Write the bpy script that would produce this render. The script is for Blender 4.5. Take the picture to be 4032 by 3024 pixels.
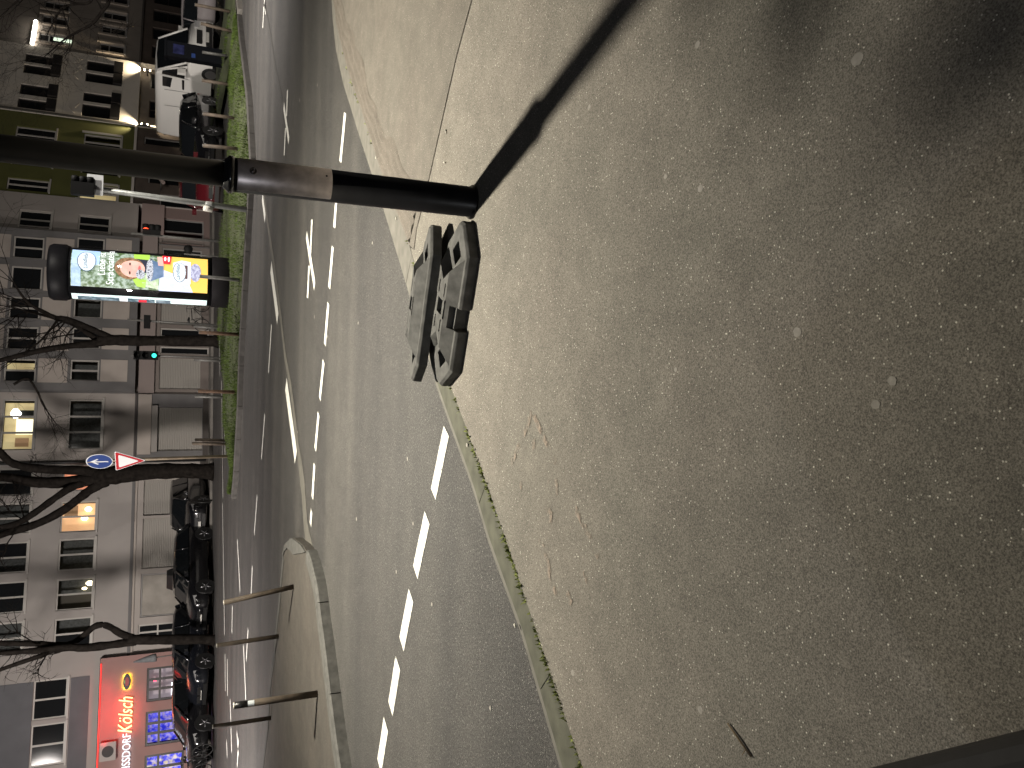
import bpy, bmesh, math, random
from mathutils import Vector, Matrix
random.seed(7)
for o in list(bpy.data.objects):
    bpy.data.objects.remove(o)
S = bpy.context.scene
COL = S.collection
# ---------------------------------------------------------------- camera (the photograph lies on its side)
F = 3120.0; PITCH = math.radians(23.0); ROLL = math.radians(1.1); H = 1.52
cp, sp, cr, sr = math.cos(PITCH), math.sin(PITCH), math.cos(ROLL), math.sin(ROLL)
Rv, Uv, Fv = Vector((1, 0, 0)), Vector((0, sp, cp)), Vector((0, cp, -sp))
cx = sr * Rv - cr * Uv; cy = cr * Rv + sr * Uv; cz = -Fv
cd = bpy.data.cameras.new('camera'); cam = bpy.data.objects.new('camera', cd); COL.objects.link(cam)
cam.matrix_world = Matrix(((cx.x, cy.x, cz.x, 0), (cx.y, cy.y, cz.y, 0), (cx.z, cy.z, cz.z, H), (0, 0, 0, 1)))
cd.sensor_fit = 'HORIZONTAL'; cd.sensor_width = 36.0; cd.lens = F / 4032 * 36.0
cd.clip_start = 0.05; cd.clip_end = 500
S.camera = cam
# ---------------------------------------------------------------- night sky, exposure
W = bpy.data.worlds.new('World'); S.world = W; W.use_nodes = True
wn = W.node_tree.nodes; bg = wn['Background']
sky = wn.new('ShaderNodeTexSky'); sky.sky_type = 'NISHITA'; sky.sun_disc = False
sky.sun_elevation = math.radians(-3.0); sky.sun_rotation = math.radians(200)
W.node_tree.links.new(sky.outputs[0], bg.inputs[0]); bg.inputs[1].default_value = 0.10
S.view_settings.view_transform = 'Standard'; S.view_settings.look = 'None'
S.view_settings.exposure = 0.0; S.view_settings.gamma = 1.0
S.render.engine = 'CYCLES'
S.cycles.use_denoising = True
S.cycles.max_bounces = 6; S.cycles.diffuse_bounces = 3; S.cycles.glossy_bounces = 3; S.cycles.transparent_max_bounces = 8
S.cycles.sample_clamp_indirect = 4.0; S.cycles.caustics_reflective = False; S.cycles.caustics_refractive = False
LAMP_POWER = 4400.0; MAIN_POWER = 7600.0

# ---------------------------------------------------------------- picture point -> place
def ray(X, Y):
    du = (3024 - Y) - 1512.; dv = X - 2016.
    a = du * cr + dv * sr; b = -du * sr + dv * cr
    return Vector((a / F, cp - b / F * sp, -sp - b / F * cp))
def G(X, Y, z=0.):
    d = ray(X, Y); t = (z - H) / d.z
    return Vector((d.x * t, d.y * t, z))
def DY(X, Y, y):
    d = ray(X, Y); t = y / d.y
    return Vector((d.x * t, y, H + d.z * t))
k1 = .452; k4 = .4667
def z1(a, b): return (k1 * a, k1 * b)
def z2(a, b): return (k1 * a, 750 + k1 * b)
def z3(a, b): return (k1 * a, 1500 + k1 * b)
def z4(a, b): return (k4 * a, 2250 + k4 * b)
def z5(a, b): return (800 + .5877 * a, .5877 * b)
def z6(a, b): return (800 + .7233 * a, 1900 + .7233 * b)
def z8(a, b): return (.4219 * a, 2000 + .4219 * b)
def z9(a, b): return (850 + .4219 * a, .4219 * b)
def z10(a, b): return (800 + .3618 * a, 2000 + .3618 * b)
def z11(a, b): return (800 + .3159 * a, 2500 + .3159 * b)
def z12(a, b): return (850 + .4219 * a, 700 + .4219 * b)
def z13(a, b): return (850 + .4219 * a, 1400 + .4219 * b)

# ---------------------------------------------------------------- materials
MATS = {}
def mat(name, col=(.5, .5, .5), rough=.6, metal=0., spec=.5, emit=None, es=0., noise=None, bump=None, coat=0., alpha=None):
    """noise=(scale, dark factor, light factor[, detail]); bump=(scale, strength, distance)"""
    if name in MATS: return MATS[name]
    m = bpy.data.materials.new(name); m.use_nodes = True; MATS[name] = m
    nt = m.node_tree; p = nt.nodes['Principled BSDF']
    p.inputs['Base Color'].default_value = (*col, 1); p.inputs['Roughness'].default_value = rough
    p.inputs['Metallic'].default_value = metal; p.inputs['Specular IOR Level'].default_value = spec
    p.inputs['Coat Weight'].default_value = coat
    tc = None
    if noise or bump:
        tc = nt.nodes.new('ShaderNodeTexCoord')
        geo = nt.nodes.new('ShaderNodeNewGeometry')
    if noise:
        n = nt.nodes.new('ShaderNodeTexNoise'); n.inputs['Scale'].default_value = noise[0]
        n.inputs['Detail'].default_value = noise[3] if len(noise) > 3 else 5
        nt.links.new(geo.outputs['Position'], n.inputs['Vector'])
        r = nt.nodes.new('ShaderNodeMapRange'); r.inputs['From Min'].default_value = .3; r.inputs['From Max'].default_value = .7
        r.inputs['To Min'].default_value = noise[1]; r.inputs['To Max'].default_value = noise[2]
        nt.links.new(n.outputs['Fac'], r.inputs['Value'])
        mx = nt.nodes.new('ShaderNodeVectorMath'); mx.operation = 'SCALE'; mx.inputs[0].default_value = col
        nt.links.new(r.outputs[0], mx.inputs['Scale']); nt.links.new(mx.outputs[0], p.inputs['Base Color'])
    if bump:
        n2 = nt.nodes.new('ShaderNodeTexNoise'); n2.inputs['Scale'].default_value = bump[0]; n2.inputs['Detail'].default_value = 4
        nt.links.new(geo.outputs['Position'], n2.inputs['Vector'])
        b = nt.nodes.new('ShaderNodeBump'); b.inputs['Strength'].default_value = bump[1]; b.inputs['Distance'].default_value = bump[2]
        nt.links.new(n2.outputs['Fac'], b.inputs['Height']); nt.links.new(b.outputs[0], p.inputs['Normal'])
    if emit:
        p.inputs['Emission Color'].default_value = (*emit, 1); p.inputs['Emission Strength'].default_value = es
    return m
def asphalt(name, base, speck, tint, grain, specks_at=.72, bumps=.35, patch=.5, coarse=0., streak=None):
    """worn asphalt: fine grain, pale stone chips, dark pores, broad stains"""
    m = bpy.data.materials.new(name); m.use_nodes = True; MATS[name] = m
    nt = m.node_tree; L = nt.links; p = nt.nodes['Principled BSDF']
    geo = nt.nodes.new('ShaderNodeNewGeometry')
    def noise(sc, det=3, rough=.6):
        n = nt.nodes.new('ShaderNodeTexNoise'); n.inputs['Scale'].default_value = sc; n.inputs['Detail'].default_value = det
        n.inputs['Roughness'].default_value = rough; L.new(geo.outputs['Position'], n.inputs['Vector']); return n
    def ramp(src, pts):
        r = nt.nodes.new('ShaderNodeValToRGB'); e = r.color_ramp.elements
        e[0].position, e[0].color = pts[0][0], (*pts[0][1], 1); e[1].position, e[1].color = pts[1][0], (*pts[1][1], 1)
        for q in pts[2:]:
            x = e.new(q[0]); x.color = (*q[1], 1)
        L.new(src, r.inputs['Fac']); return r
    def mix(mode, fac, a, b):
        x = nt.nodes.new('ShaderNodeMix'); x.data_type = 'RGBA'; x.blend_type = mode
        if isinstance(fac, float): x.inputs[0].default_value = fac
        else: L.new(fac, x.inputs[0])
        for i, v in ((6, a), (7, b)):
            if isinstance(v, tuple): x.inputs[i].default_value = (*v, 1)
            else: L.new(v, x.inputs[i])
        return x.outputs[2]
    big = noise(.9, 5); c = mix('MIX', ramp(big.outputs['Fac'], [(.38, (0, 0, 0)), (.62, (1, 1, 1))]).outputs[0], base, tint)
    st_ = noise(2.1, 6, .65); c = mix('MULTIPLY', .8, c, ramp(st_.outputs['Fac'], [(.34, (.88, .88, .88)), (.6, (1.05, 1.05, 1.05))]).outputs[0])
    if streak is not None:                              # wear along the wheel tracks
        mp = nt.nodes.new('ShaderNodeMapping'); mp.inputs['Rotation'].default_value = (0, 0, -streak); mp.inputs['Scale'].default_value = (.05, 1.15, 1)
        L.new(geo.outputs['Position'], mp.inputs['Vector']); sn = nt.nodes.new('ShaderNodeTexNoise'); sn.inputs['Scale'].default_value = 1.0; sn.inputs['Detail'].default_value = 4
        L.new(mp.outputs[0], sn.inputs['Vector']); c = mix('MULTIPLY', .9, c, ramp(sn.outputs['Fac'], [(.36, (.70, .70, .72)), (.64, (1.22, 1.21, 1.18))]).outputs[0])
    mid = noise(7, 5); c = mix('MULTIPLY', patch, c, ramp(mid.outputs['Fac'], [(.3, (.72, .72, .72)), (.7, (1.2, 1.2, 1.2))]).outputs[0])
    g = noise(grain, 2); c = mix('MULTIPLY', .9, c, ramp(g.outputs['Fac'], [(.32, (.4, .4, .4)), (.68, (1.5, 1.5, 1.5))]).outputs[0])
    if coarse:
        g2 = noise(coarse, 2); c = mix('MULTIPLY', .9, c, ramp(g2.outputs['Fac'], [(.36, (.32, .32, .32)), (.64, (1.55, 1.55, 1.55))]).outputs[0])
    v = nt.nodes.new('ShaderNodeTexVoronoi'); v.inputs['Scale'].default_value = grain * .62; v.inputs['Randomness'].default_value = 1
    L.new(geo.outputs['Position'], v.inputs['Vector'])
    sep = nt.nodes.new('ShaderNodeSeparateColor'); L.new(v.outputs['Color'], sep.inputs[0])
    ch = nt.nodes.new('ShaderNodeMath'); ch.operation = 'GREATER_THAN'; ch.inputs[1].default_value = specks_at; L.new(sep.outputs[0], ch.inputs[0])
    nr = nt.nodes.new('ShaderNodeMath'); nr.operation = 'LESS_THAN'; nr.inputs[1].default_value = .34; L.new(v.outputs['Distance'], nr.inputs[0])
    an = nt.nodes.new('ShaderNodeMath'); an.operation = 'MULTIPLY'; L.new(ch.outputs[0], an.inputs[0]); L.new(nr.outputs[0], an.inputs[1])
    am = nt.nodes.new('ShaderNodeMath'); am.operation = 'MULTIPLY'; L.new(an.outputs[0], am.inputs[0]); L.new(sep.outputs[1], am.inputs[1])
    c = mix('MIX', am.outputs[0], c, speck)
    L.new(c, p.inputs['Base Color']); p.inputs['Roughness'].default_value = .82 if streak is None else .62; p.inputs['Specular IOR Level'].default_value = .35 if streak is None else .5
    b = nt.nodes.new('ShaderNodeBump'); b.inputs['Strength'].default_value = bumps; b.inputs['Distance'].default_value = .004 if streak is None else .008
    L.new(g.outputs['Fac'], b.inputs['Height']); L.new(b.outputs[0], p.inputs['Normal'])
    return m
def emis(name, col, st, alpha_noise=None):
    if name in MATS: return MATS[name]
    m = bpy.data.materials.new(name); m.use_nodes = True; MATS[name] = m
    p = m.node_tree.nodes['Principled BSDF']; p.inputs['Base Color'].default_value = (*[c * .5 for c in col], 1)
    p.inputs['Emission Color'].default_value = (*col, 1); p.inputs['Emission Strength'].default_value = st; p.inputs['Roughness'].default_value = .4
    return m
def emis_noise(name, c1, c2, st, scale, lo=.4, hi=.6):
    m = emis(name, c1, st); nt = m.node_tree; p = nt.nodes['Principled BSDF']
    geo = nt.nodes.new('ShaderNodeNewGeometry'); n = nt.nodes.new('ShaderNodeTexNoise'); n.inputs['Scale'].default_value = scale; n.inputs['Detail'].default_value = 3
    nt.links.new(geo.outputs['Position'], n.inputs['Vector'])
    r = nt.nodes.new('ShaderNodeValToRGB'); r.color_ramp.elements[0].position = lo; r.color_ramp.elements[1].position = hi
    r.color_ramp.elements[0].color = (*c1, 1); r.color_ramp.elements[1].color = (*c2, 1)
    nt.links.new(n.outputs['Fac'], r.inputs[0]); nt.links.new(r.outputs[0], p.inputs['Emission Color'])
    return m
def glass(name, tint=(1, 1, 1), refl=.1):
    if name in MATS: return MATS[name]
    m = bpy.data.materials.new(name); m.use_nodes = True; MATS[name] = m
    nt = m.node_tree; nt.nodes.remove(nt.nodes['Principled BSDF']); out = nt.nodes['Material Output']
    t = nt.nodes.new('ShaderNodeBsdfTransparent'); t.inputs[0].default_value = (*tint, 1)
    g = nt.nodes.new('ShaderNodeBsdfGlossy'); g.inputs['Roughness'].default_value = .03
    x = nt.nodes.new('ShaderNodeMixShader'); x.inputs[0].default_value = refl
    nt.links.new(t.outputs[0], x.inputs[1]); nt.links.new(g.outputs[0], x.inputs[2]); nt.links.new(x.outputs[0], out.inputs[0])
    return m

# ---------------------------------------------------------------- building helpers
def basis(o):
    m = Matrix.Identity(4)
    while o is not None:
        m = o.matrix_basis @ m; o = o.parent
    return m
class MB:
    def __init__(s): s.v = []; s.f = []; s.sm = []
    def add(s, vs, fs, smooth=False):
        b = len(s.v); s.v += [Vector(v) for v in vs]; s.f += [[b + i for i in f] for f in fs]; s.sm += [smooth] * len(fs); return s
    def box(s, c, d, M=None):
        x, y, z = (q / 2 for q in d); c = Vector(c)
        vs = [Vector((sx * x, sy * y, sz * z)) for sx in (-1, 1) for sy in (-1, 1) for sz in (-1, 1)]
        vs = [(M @ v if M is not None else v) + c for v in vs]
        return s.add(vs, [(0, 1, 3, 2), (4, 6, 7, 5), (0, 4, 5, 1), (2, 3, 7, 6), (0, 2, 6, 4), (1, 5, 7, 3)])
    def quad(s, *ps): return s.add(ps, [list(range(len(ps)))])
    def prism(s, poly, z0, z1, top_inset=None):
        n = len(poly); lo = [(p[0], p[1], z0) for p in poly]; tp = top_inset or poly; hi = [(p[0], p[1], z1) for p in tp]
        return s.add(lo + hi, [list(range(n))[::-1], list(range(n, 2 * n))] + [(i, (i + 1) % n, n + (i + 1) % n, n + i) for i in range(n)])
    def tube(s, pts, rad, n=8, cap=True):
        pts = [Vector(p) for p in pts]; rad = rad if isinstance(rad, (list, tuple)) else [rad] * len(pts)
        vs = []; up = Vector((.123, .311, .942))
        for i, p in enumerate(pts):
            d = (pts[min(i + 1, len(pts) - 1)] - pts[max(i - 1, 0)]).normalized()
            a = d.cross(up)
            if a.length < .05: a = d.cross(Vector((1, 0, 0)))
            a.normalize(); b = d.cross(a)
            for j in range(n):
                t = 2 * math.pi * j / n; vs.append(p + (a * math.cos(t) + b * math.sin(t)) * rad[i])
        fs = [(i * n + j, i * n + (j + 1) % n, (i + 1) * n + (j + 1) % n, (i + 1) * n + j) for i in range(len(pts) - 1) for j in range(n)]
        b0 = len(s.v); s.add(vs, fs, True)
        if cap:
            s.f += [[b0 + j for j in range(n)][::-1], [b0 + (len(pts) - 1) * n + j for j in range(n)]]; s.sm += [False, False]
        return s
    def lathe(s, prof, c=(0, 0, 0), n=24, axis=None):
        M = axis or Matrix.Identity(3); c = Vector(c); vs = []
        for r, z in prof:
            for j in range(n):
                t = 2 * math.pi * j / n; vs.append(M @ Vector((r * math.cos(t), r * math.sin(t), z)) + c)
        m = len(prof); fs = [(i * n + j, i * n + (j + 1) % n, (i + 1) * n + (j + 1) % n, (i + 1) * n + j) for i in range(m - 1) for j in range(n)]
        b0 = len(s.v); s.add(vs, fs, True); s.f += [[b0 + j for j in range(n)][::-1], [b0 + (m - 1) * n + j for j in range(n)]]; s.sm += [False, False]
        return s
    def build(s, name, m, parent=None, local=False):
        me = bpy.data.meshes.new(name)
        vs = s.v
        if parent is not None and not local:
            inv = basis(parent).inverted(); vs = [inv @ v for v in vs]
        me.from_pydata([tuple(v) for v in vs], [], s.f); me.polygons.foreach_set('use_smooth', s.sm)
        me.materials.append(m); me.update()
        o = bpy.data.objects.new(name, me); COL.objects.link(o); o.parent = parent
        return o
def tag(o, label=None, cat=None, group=None, kind=None):
    if label: o['label'] = label
    if cat: o['category'] = cat
    if group: o['group'] = group
    if kind: o['kind'] = kind
    return o
def thing(name, label, cat, loc=(0, 0, 0), rz=0., group=None):
    o = bpy.data.objects.new(name, None); COL.objects.link(o); o.location = loc; o.rotation_euler = (0, 0, rz); o.empty_display_size = .1
    o.matrix_basis = Matrix.Translation(Vector(loc)) @ Matrix.Rotation(rz, 4, 'Z')
    return tag(o, label, cat, group)
def copy_tree(o, parent=None, M=None):
    c = o.copy(); COL.objects.link(c); c.parent = parent
    if M is not None: c.matrix_basis = M
    for ch in [x for x in o.children]: copy_tree(ch, c)
    return c
def text_mesh(txt, size, shear=0., extrude=.01, bold=0., align='CENTER'):
    cu = bpy.data.curves.new('lettering', 'FONT'); cu.body = txt; cu.size = size; cu.shear = shear; cu.extrude = extrude; cu.offset = bold
    cu.align_x = align; cu.resolution_u = 3
    o = bpy.data.objects.new('lettering', cu); COL.objects.link(o)
    dg = bpy.context.evaluated_depsgraph_get(); me = bpy.data.meshes.new_from_object(o.evaluated_get(dg))
    vs = [v.co.copy() for v in me.vertices]; fs = [list(p.vertices) for p in me.polygons]
    bpy.data.objects.remove(o); bpy.data.meshes.remove(me); bpy.data.curves.remove(cu)
    return vs, fs
def boolean(o, cutters):
    for c in cutters:
        md = o.modifiers.new('cut', 'BOOLEAN'); md.operation = 'DIFFERENCE'; md.object = c; md.solver = 'EXACT'
    dg = bpy.context.evaluated_depsgraph_get(); me = bpy.data.meshes.new_from_object(o.evaluated_get(dg))
    o.modifiers.clear(); o.data = me
    for c in cutters: bpy.data.objects.remove(c)

# ================================================================ GROUND
PZ = .02                                   # near pavement, flush kerb
road_m = asphalt('road_asphalt', (.058, .0550, .0525), (.28, .27, .25), (.068, .0645, .0610), 170, .80, .9, .5, 75, math.radians(161))
pave_m = asphalt('pavement_asphalt', (.172, .160, .137), (.75, .72, .64), (.190, .172, .148), 230, .93, .35, .45)
cyc_m = asphalt('cycle_path_asphalt', (.145, .129, .111), (.6, .57, .5), (.139, .127, .109), 240, .94, .35, .5)
wave_m = asphalt('rough_patch', (.125, .110, .094), (.5, .46, .4), (.138, .120, .102), 240, .93, .3, .4)
conc_m = mat('gutter_concrete', (.135, .128, .112), .85, noise=(9, .78, 1.15), bump=(140, .3, .003))
mossk_m = mat('mossy_kerb_concrete', (.084, .084, .062), .9, noise=(11, .72, 1.2), bump=(120, .35, .003))
kerb_m = mat('granite_kerb', (.088, .086, .080), .8, noise=(14, .7, 1.2), bump=(60, .35, .006))
darkk_m = mat('dark_kerb_stone', (.055, .051, .046), .85, noise=(6, .7, 1.2), bump=(50, .3, .005))
isl_m = asphalt('island_paving', (.086, .076, .066), (.3, .28, .25), (.073, .066, .058), 200, .95, .3, .6)
farp_m = mat('far_pavement_slabs', (.16, .148, .132), .85, noise=(2.5, .8, 1.15))
soil_m = mat('island_soil', (.045, .055, .02), .95, noise=(4, .6, 1.3))
white_m = mat('road_paint', (.72, .71, .66), .7, noise=(45, .80, 1.04), bump=(160, .3, .002))
_nt = white_m.node_tree; _g = _nt.nodes.new('ShaderNodeNewGeometry'); _n = _nt.nodes.new('ShaderNodeTexNoise'); _n.inputs['Scale'].default_value = 38; _n.inputs['Detail'].default_value = 6; _n.inputs['Roughness'].default_value = .7
_nt.links.new(_g.outputs['Position'], _n.inputs['Vector']); _r = _nt.nodes.new('ShaderNodeMapRange'); _r.inputs['From Min'].default_value = .34; _r.inputs['From Max'].default_value = .40; _nt.links.new(_n.outputs['Fac'], _r.inputs['Value']); _nt.links.new(_r.outputs[0], _nt.nodes['Principled BSDF'].inputs['Alpha'])
moss_m = mat('moss_green', (.19, .22, .06), .9, noise=(30, .6, 1.4))

def poly_obj(name, pts, z, m, parent=None):
    bm = bmesh.new(); vs = [bm.verts.new((p[0], p[1], z)) for p in pts]; f = bm.faces.new(vs)
    bm.normal_update()
    if f.normal.z < 0: bmesh.ops.reverse_faces(bm, faces=[f])
    bmesh.ops.triangulate(bm, faces=bm.faces[:])
    me = bpy.data.meshes.new(name); bm.to_mesh(me); bm.free(); me.materials.append(m)
    o = bpy.data.objects.new(name, me); COL.objects.link(o); o.parent = parent
    return o
def slab(name, pts, z0, z1, m, parent=None):
    area = sum(pts[i][0] * pts[(i + 1) % len(pts)][1] - pts[(i + 1) % len(pts)][0] * pts[i][1] for i in range(len(pts)))
    if area < 0: pts = pts[::-1]
    b = MB().prism([(p[0], p[1]) for p in pts], z0, z1); o = b.build(name, m, parent)
    bm = bmesh.new(); bm.from_mesh(o.data); bmesh.ops.triangulate(bm, faces=[f for f in bm.faces if len(f.verts) > 4]); bm.to_mesh(o.data); bm.free()
    return o
def resample(pts, step):
    out = [Vector(pts[0])]
    for a, b in zip(pts, pts[1:]):
        a, b = Vector(a), Vector(b); n = max(1, round((b - a).length / step))
        out += [a.lerp(b, i / n) for i in range(1, n + 1)]
    return out
def offs(pts, d):
    out = []
    for i, p in enumerate(pts):
        t = (pts[min(i + 1, len(pts) - 1)] - pts[max(i - 1, 0)]); t.z = 0; t.normalize()
        out.append(p + Vector((-t.y, t.x, 0)) * d)
    return out

road = tag(poly_obj('road', [(-90, -60), (90, -60), (90, 120), (-90, 120)], 0, road_m), 'dark grey asphalt road with dashed white cycle crossing lines', 'road', kind='structure')
K = [G(*p, PZ) for p in [(2293, 3024), (2167, 2652), (2030, 2240), (1914, 1900), (1823, 1650), (1722, 1385), (1611, 964), (1505, 693), (1423, 435), (1364, 264), (1323, 88), (1314, 0)]]
Kx = [Vector((-14, -11, PZ)), Vector((-5, -1, PZ))] + K + [Vector((5.6, 9.6, PZ)), Vector((9, 10.6, PZ)), Vector((30, 13, PZ))]
crack = [G(*p, PZ) for p in [(1630, 985), (1640, 905), (1688, 711), (1755, 411), (1799, 217), (1858, 0)]]
crack = crack + [crack[-1] + (crack[-1] - crack[-2]) * 12]
ci = 2 + 6
gap = .009
pav_pts = Kx[:ci] + [Kx[ci] + Vector((-.02, -.03, 0))] + offs(crack, -gap) + [Vector((30, 4, PZ)), Vector((30, -14, PZ)), Vector((-14, -14, PZ))]
pavement = tag(slab('pavement', pav_pts, -.1, PZ, pave_m), 'worn grey brown asphalt pavement', 'pavement', kind='structure')
cyc_pts = Kx[ci:] + [Vector((30, 6, PZ))] + offs(crack, gap)[::-1]
cycle = tag(slab('cycle_path', cyc_pts, -.1, PZ, cyc_m), 'pinkish asphalt strip along the kerb beyond a dark joint', 'path', kind='structure')
# bumpy repaired strip along the kerb
ks = resample(Kx[ci + 0:ci + 7], .05); ins = []
wb = MB(); n = len(ks)
rows = 14
for i, p in enumerate(ks):
    t = (ks[min(i + 1, n - 1)] - ks[max(i - 1, 0)]).normalized(); nn = Vector((t.y, -t.x, 0))
    w = .30 + .05 * math.sin(i * .13) + .03 * math.sin(i * .41)
    for j in range(rows):
        q = p + nn * (.012 + w * j / (rows - 1))
        wav = .006 * math.sin(j * 1.55 + 1.1 * math.sin(i * .17) + .5 * math.sin(i * .53)) + .0035 * math.sin(i * .9 + j * 2.2)
        ins.append((q.x, q.y, PZ + .0065 + (wav * .95 if 0 < j < rows - 1 else -.006)))
wb.add(ins, [(i * rows + j, i * rows + j + 1, (i + 1) * rows + j + 1, (i + 1) * rows + j) for i in range(n - 1) for j in range(rows - 1)], True)
wb.build('rough_asphalt_strip', wave_m, cycle)
# kerb stones beside the pavement
kerb = tag(thing('kerb', 'flush concrete kerb stones with moss in the joint', 'kerb'), kind='structure')
gut = [G(*p, .006) for p in [(2218, 3024), (2059, 2479), (1928, 2117), (1863, 1900), (1755, 1600), (1680, 1385), (1529, 881), (1423, 558), (1352, 329), (1323, 194), (1312, 90), (1306, 0)]]
gut = [Vector((-14.2, -10.7, 0)), Vector((-5.15, -.75, 0))] + gut + [Vector((5.5, 9.75, 0)), Vector((9, 10.8, 0)), Vector((30, 13.2, 0))]
ka = resample(Kx, .1); 
def nearest_on(poly, p):
    best = None
    for a, b in zip(poly, poly[1:]):
        d = b - a; t = max(0, min(1, (p - a).dot(d) / max(d.length_squared, 1e-9))); q = a + d * t
        if best is None or (q - p).length < best[0]: best = ((q - p).length, q)
    return best[1]
gut2 = [Vector((g.x, g.y, PZ)) for g in gut]
i = 0
while i < len(ka) - 1:
    j = min(i + 10, len(ka) - 1); seg = ka[i:j + 1]
    if j - i >= 2 and -4.5 < seg[0].x < 11:
        inn = offs(seg, .006); out = [nearest_on(gut2, p) for p in seg]
        out = [o if (o - p).length > .05 else p + Vector((-.03, .06, 0)) for o, p in zip(out, seg)]
        inn[0] = inn[0].lerp(inn[1], .05); out[0] = out[0].lerp(out[1], .05)
        m = len(seg); b = MB()
        vs = [(p.x, p.y, .0165) for p in inn] + [(p.x, p.y, .0085) for p in out] + [(p.x, p.y, -.03) for p in out] + [(p.x, p.y, -.03) for p in inn]
        fs = []
        for q in range(m - 1):
            fs += [(q, q + 1, m + q + 1, m + q), (m + q, m + q + 1, 2 * m + q + 1, 2 * m + q), (3 * m + q, 3 * m + q + 1, q + 1, q)]
        fs += [(0, m, 2 * m, 3 * m), (m - 1, 4 * m - 1, 3 * m - 1, 2 * m - 1)]
        o = b.add(vs, fs).build('kerb_stone', mossk_m if seg[0].x < -.15 else conc_m, kerb)
    i = j
# pale cement line along the outer kerb edge
lip = [Vector((p.x, p.y, .0045)) for p in resample(gut, .15) if -4 < p.x < .1]
b = MB(); lo = offs(lip, .035); m = len(lip)
b.add([tuple(p) for p in lip] + [(p.x, p.y, .0045) for p in lo], [(q, q + 1, m + q + 1, m + q) for q in range(m - 1)]).build('cement_line', conc_m, kerb)
# moss and small plants in the kerb joint
b = MB(); rnd = random.Random(3)
mk = resample(K, .012)
for p in mk:
    px = p.x
    dens = 1. if px < -.25 else (.2 if px < .1 else (.10 if 2 < px < 3.4 else .02))
    if rnd.random() < dens * (.5 + .5 * math.sin(p.x * 9) ** 2):
        for _ in range(rnd.randint(3, 8)):
            a = rnd.uniform(0, 6.28); r = rnd.uniform(.004, .02); h = rnd.uniform(.004, .022)
            q = p + Vector((rnd.uniform(-.018, .012), rnd.uniform(-.008, .022), 0)); d = Vector((math.cos(a), math.sin(a), 0)) * r; e = Vector((-d.y, d.x, 0)) * .45
            b.add([q - e - Vector((0, 0, .006)), q + e - Vector((0, 0, .006)), q + d + Vector((0, 0, h))], [(0, 1, 2)])
tag(b.build('moss', moss_m), 'green moss growing in the kerb joint', 'moss', kind='stuff')

# ---------------------------------------------------------------- road markings
def dash(p, q, w, name='dash_marking', lift=.004):
    a, c = G(*p, lift), G(*q, lift); t = (c - a); t.z = 0; t.normalize(); n = Vector((-t.y, t.x, 0)) * w / 2
    N = max(2, int((c - a).length / .03)); N = min(N, 26); rr = random.Random(int(p[0] * 7 + p[1]))
    top = []; bot = []
    for i in range(N + 1):
        m_ = a.lerp(c, i / N); top.append(m_ + n * (1 + rr.uniform(-.035, .035))); bot.append(m_ - n * (1 + rr.uniform(-.035, .035)))
    vs = top + bot
    MB().add(vs, [(i, i + 1, N + 2 + i, N + 1 + i) for i in range(N)]).build(name, white_m, road)
def quad_dash(*px):
    pts = [G(*p, .004) for p in px]
    m0 = (pts[0] + pts[1]) / 2; m1 = (pts[2] + pts[3]) / 2; w = ((pts[0] - pts[1]).length + (pts[2] - pts[3]).length) / 2
    return m0, m1, w
def dashw(a, c, w, lift=.004):
    t = (c - a); t.z = 0; t.normalize(); n = Vector((-t.y, t.x, 0)) * w / 2; a = Vector((a.x, a.y, lift)); c = Vector((c.x, c.y, lift))
    N = max(3, min(26, int((c - a).length / .03))); rr = random.Random(int(a.x * 999 + a.y * 77))
    top = [a.lerp(c, i / N) + n * (1 + rr.uniform(-.04, .04)) for i in range(N + 1)]; bot = [a.lerp(c, i / N) - n * (1 + rr.uniform(-.04, .04)) for i in range(N + 1)]
    MB().add(bot + top, [(i, i + 1, N + 2 + i, N + 1 + i) for i in range(N)]).build('dash_marking', white_m, road)
A = [[(1746, 1686), (1768, 1708), (1717, 1959), (1695, 1932)]] + [[z6(*q) for q in d] for d in
     [[(1205, 158), (1232, 225), (1168, 522), (1142, 455)], [(1119, 575), (1143, 655), (1092, 920), (1068, 840)], [(1047, 945), (1072, 1020), (1031, 1275), (1008, 1190)]]]
last = None
for d in A:
    m0, m1, w = quad_dash(*d); dashw(m0, m1, w)
step = (quad_dash(*A[3])[0] - quad_dash(*A[2])[0])
m0, m1, w = quad_dash(*A[3])
for i in (1, 2, 3): dashw(m0 + step * i, m1 + step * i, w)
B = [[z5(942, 748), z5(960, 765), z5(928, 1094), z5(910, 1075)], [z12(1115, 220), z12(1137, 235), z12(1115, 480), z12(1093, 450)],
     [z12(1080, 628), z12(1101, 660), z12(1068, 1047), z12(1047, 1010)], [z12(1040, 1153), z12(1059, 1190), z12(1026, 1578), z12(1008, 1535)],
     [z13(996, 30), z13(1015, 75), z13(979, 430), z13(960, 380)], [z13(949, 516), z13(968, 570), z13(935, 905), z13(919, 850)],
     [z13(912, 985), z13(928, 1045), z13(908, 1357), z13(893, 1300)], [z13(885, 1420), z13(900, 1475), z13(890, 1605), z13(875, 1550)]]
for i, d in enumerate(B):
    m0, m1, w = quad_dash(*d)
    if i == 1: m0 = quad_dash(*B[2])[0] * 2 - quad_dash(*B[3])[0]
    dashw(m0, m1, .125)
for d in [[z12(420, 165), z12(447, 165), z12(468, 340), z12(452, 425)], [z12(520, 780), z12(507, 880), z12(570, 1362), z12(585, 1275)], [z13(667, 210), z13(642, 320), z13(733, 1002), z13(760, 900)]]:
    a = [G(*q, .004) for q in d]; m0 = (a[0] + a[1]) / 2; m1 = (a[2] + a[3]) / 2
    dashw(m0, m1, .24 if d[0][1] > 1000 else .2)
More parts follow.
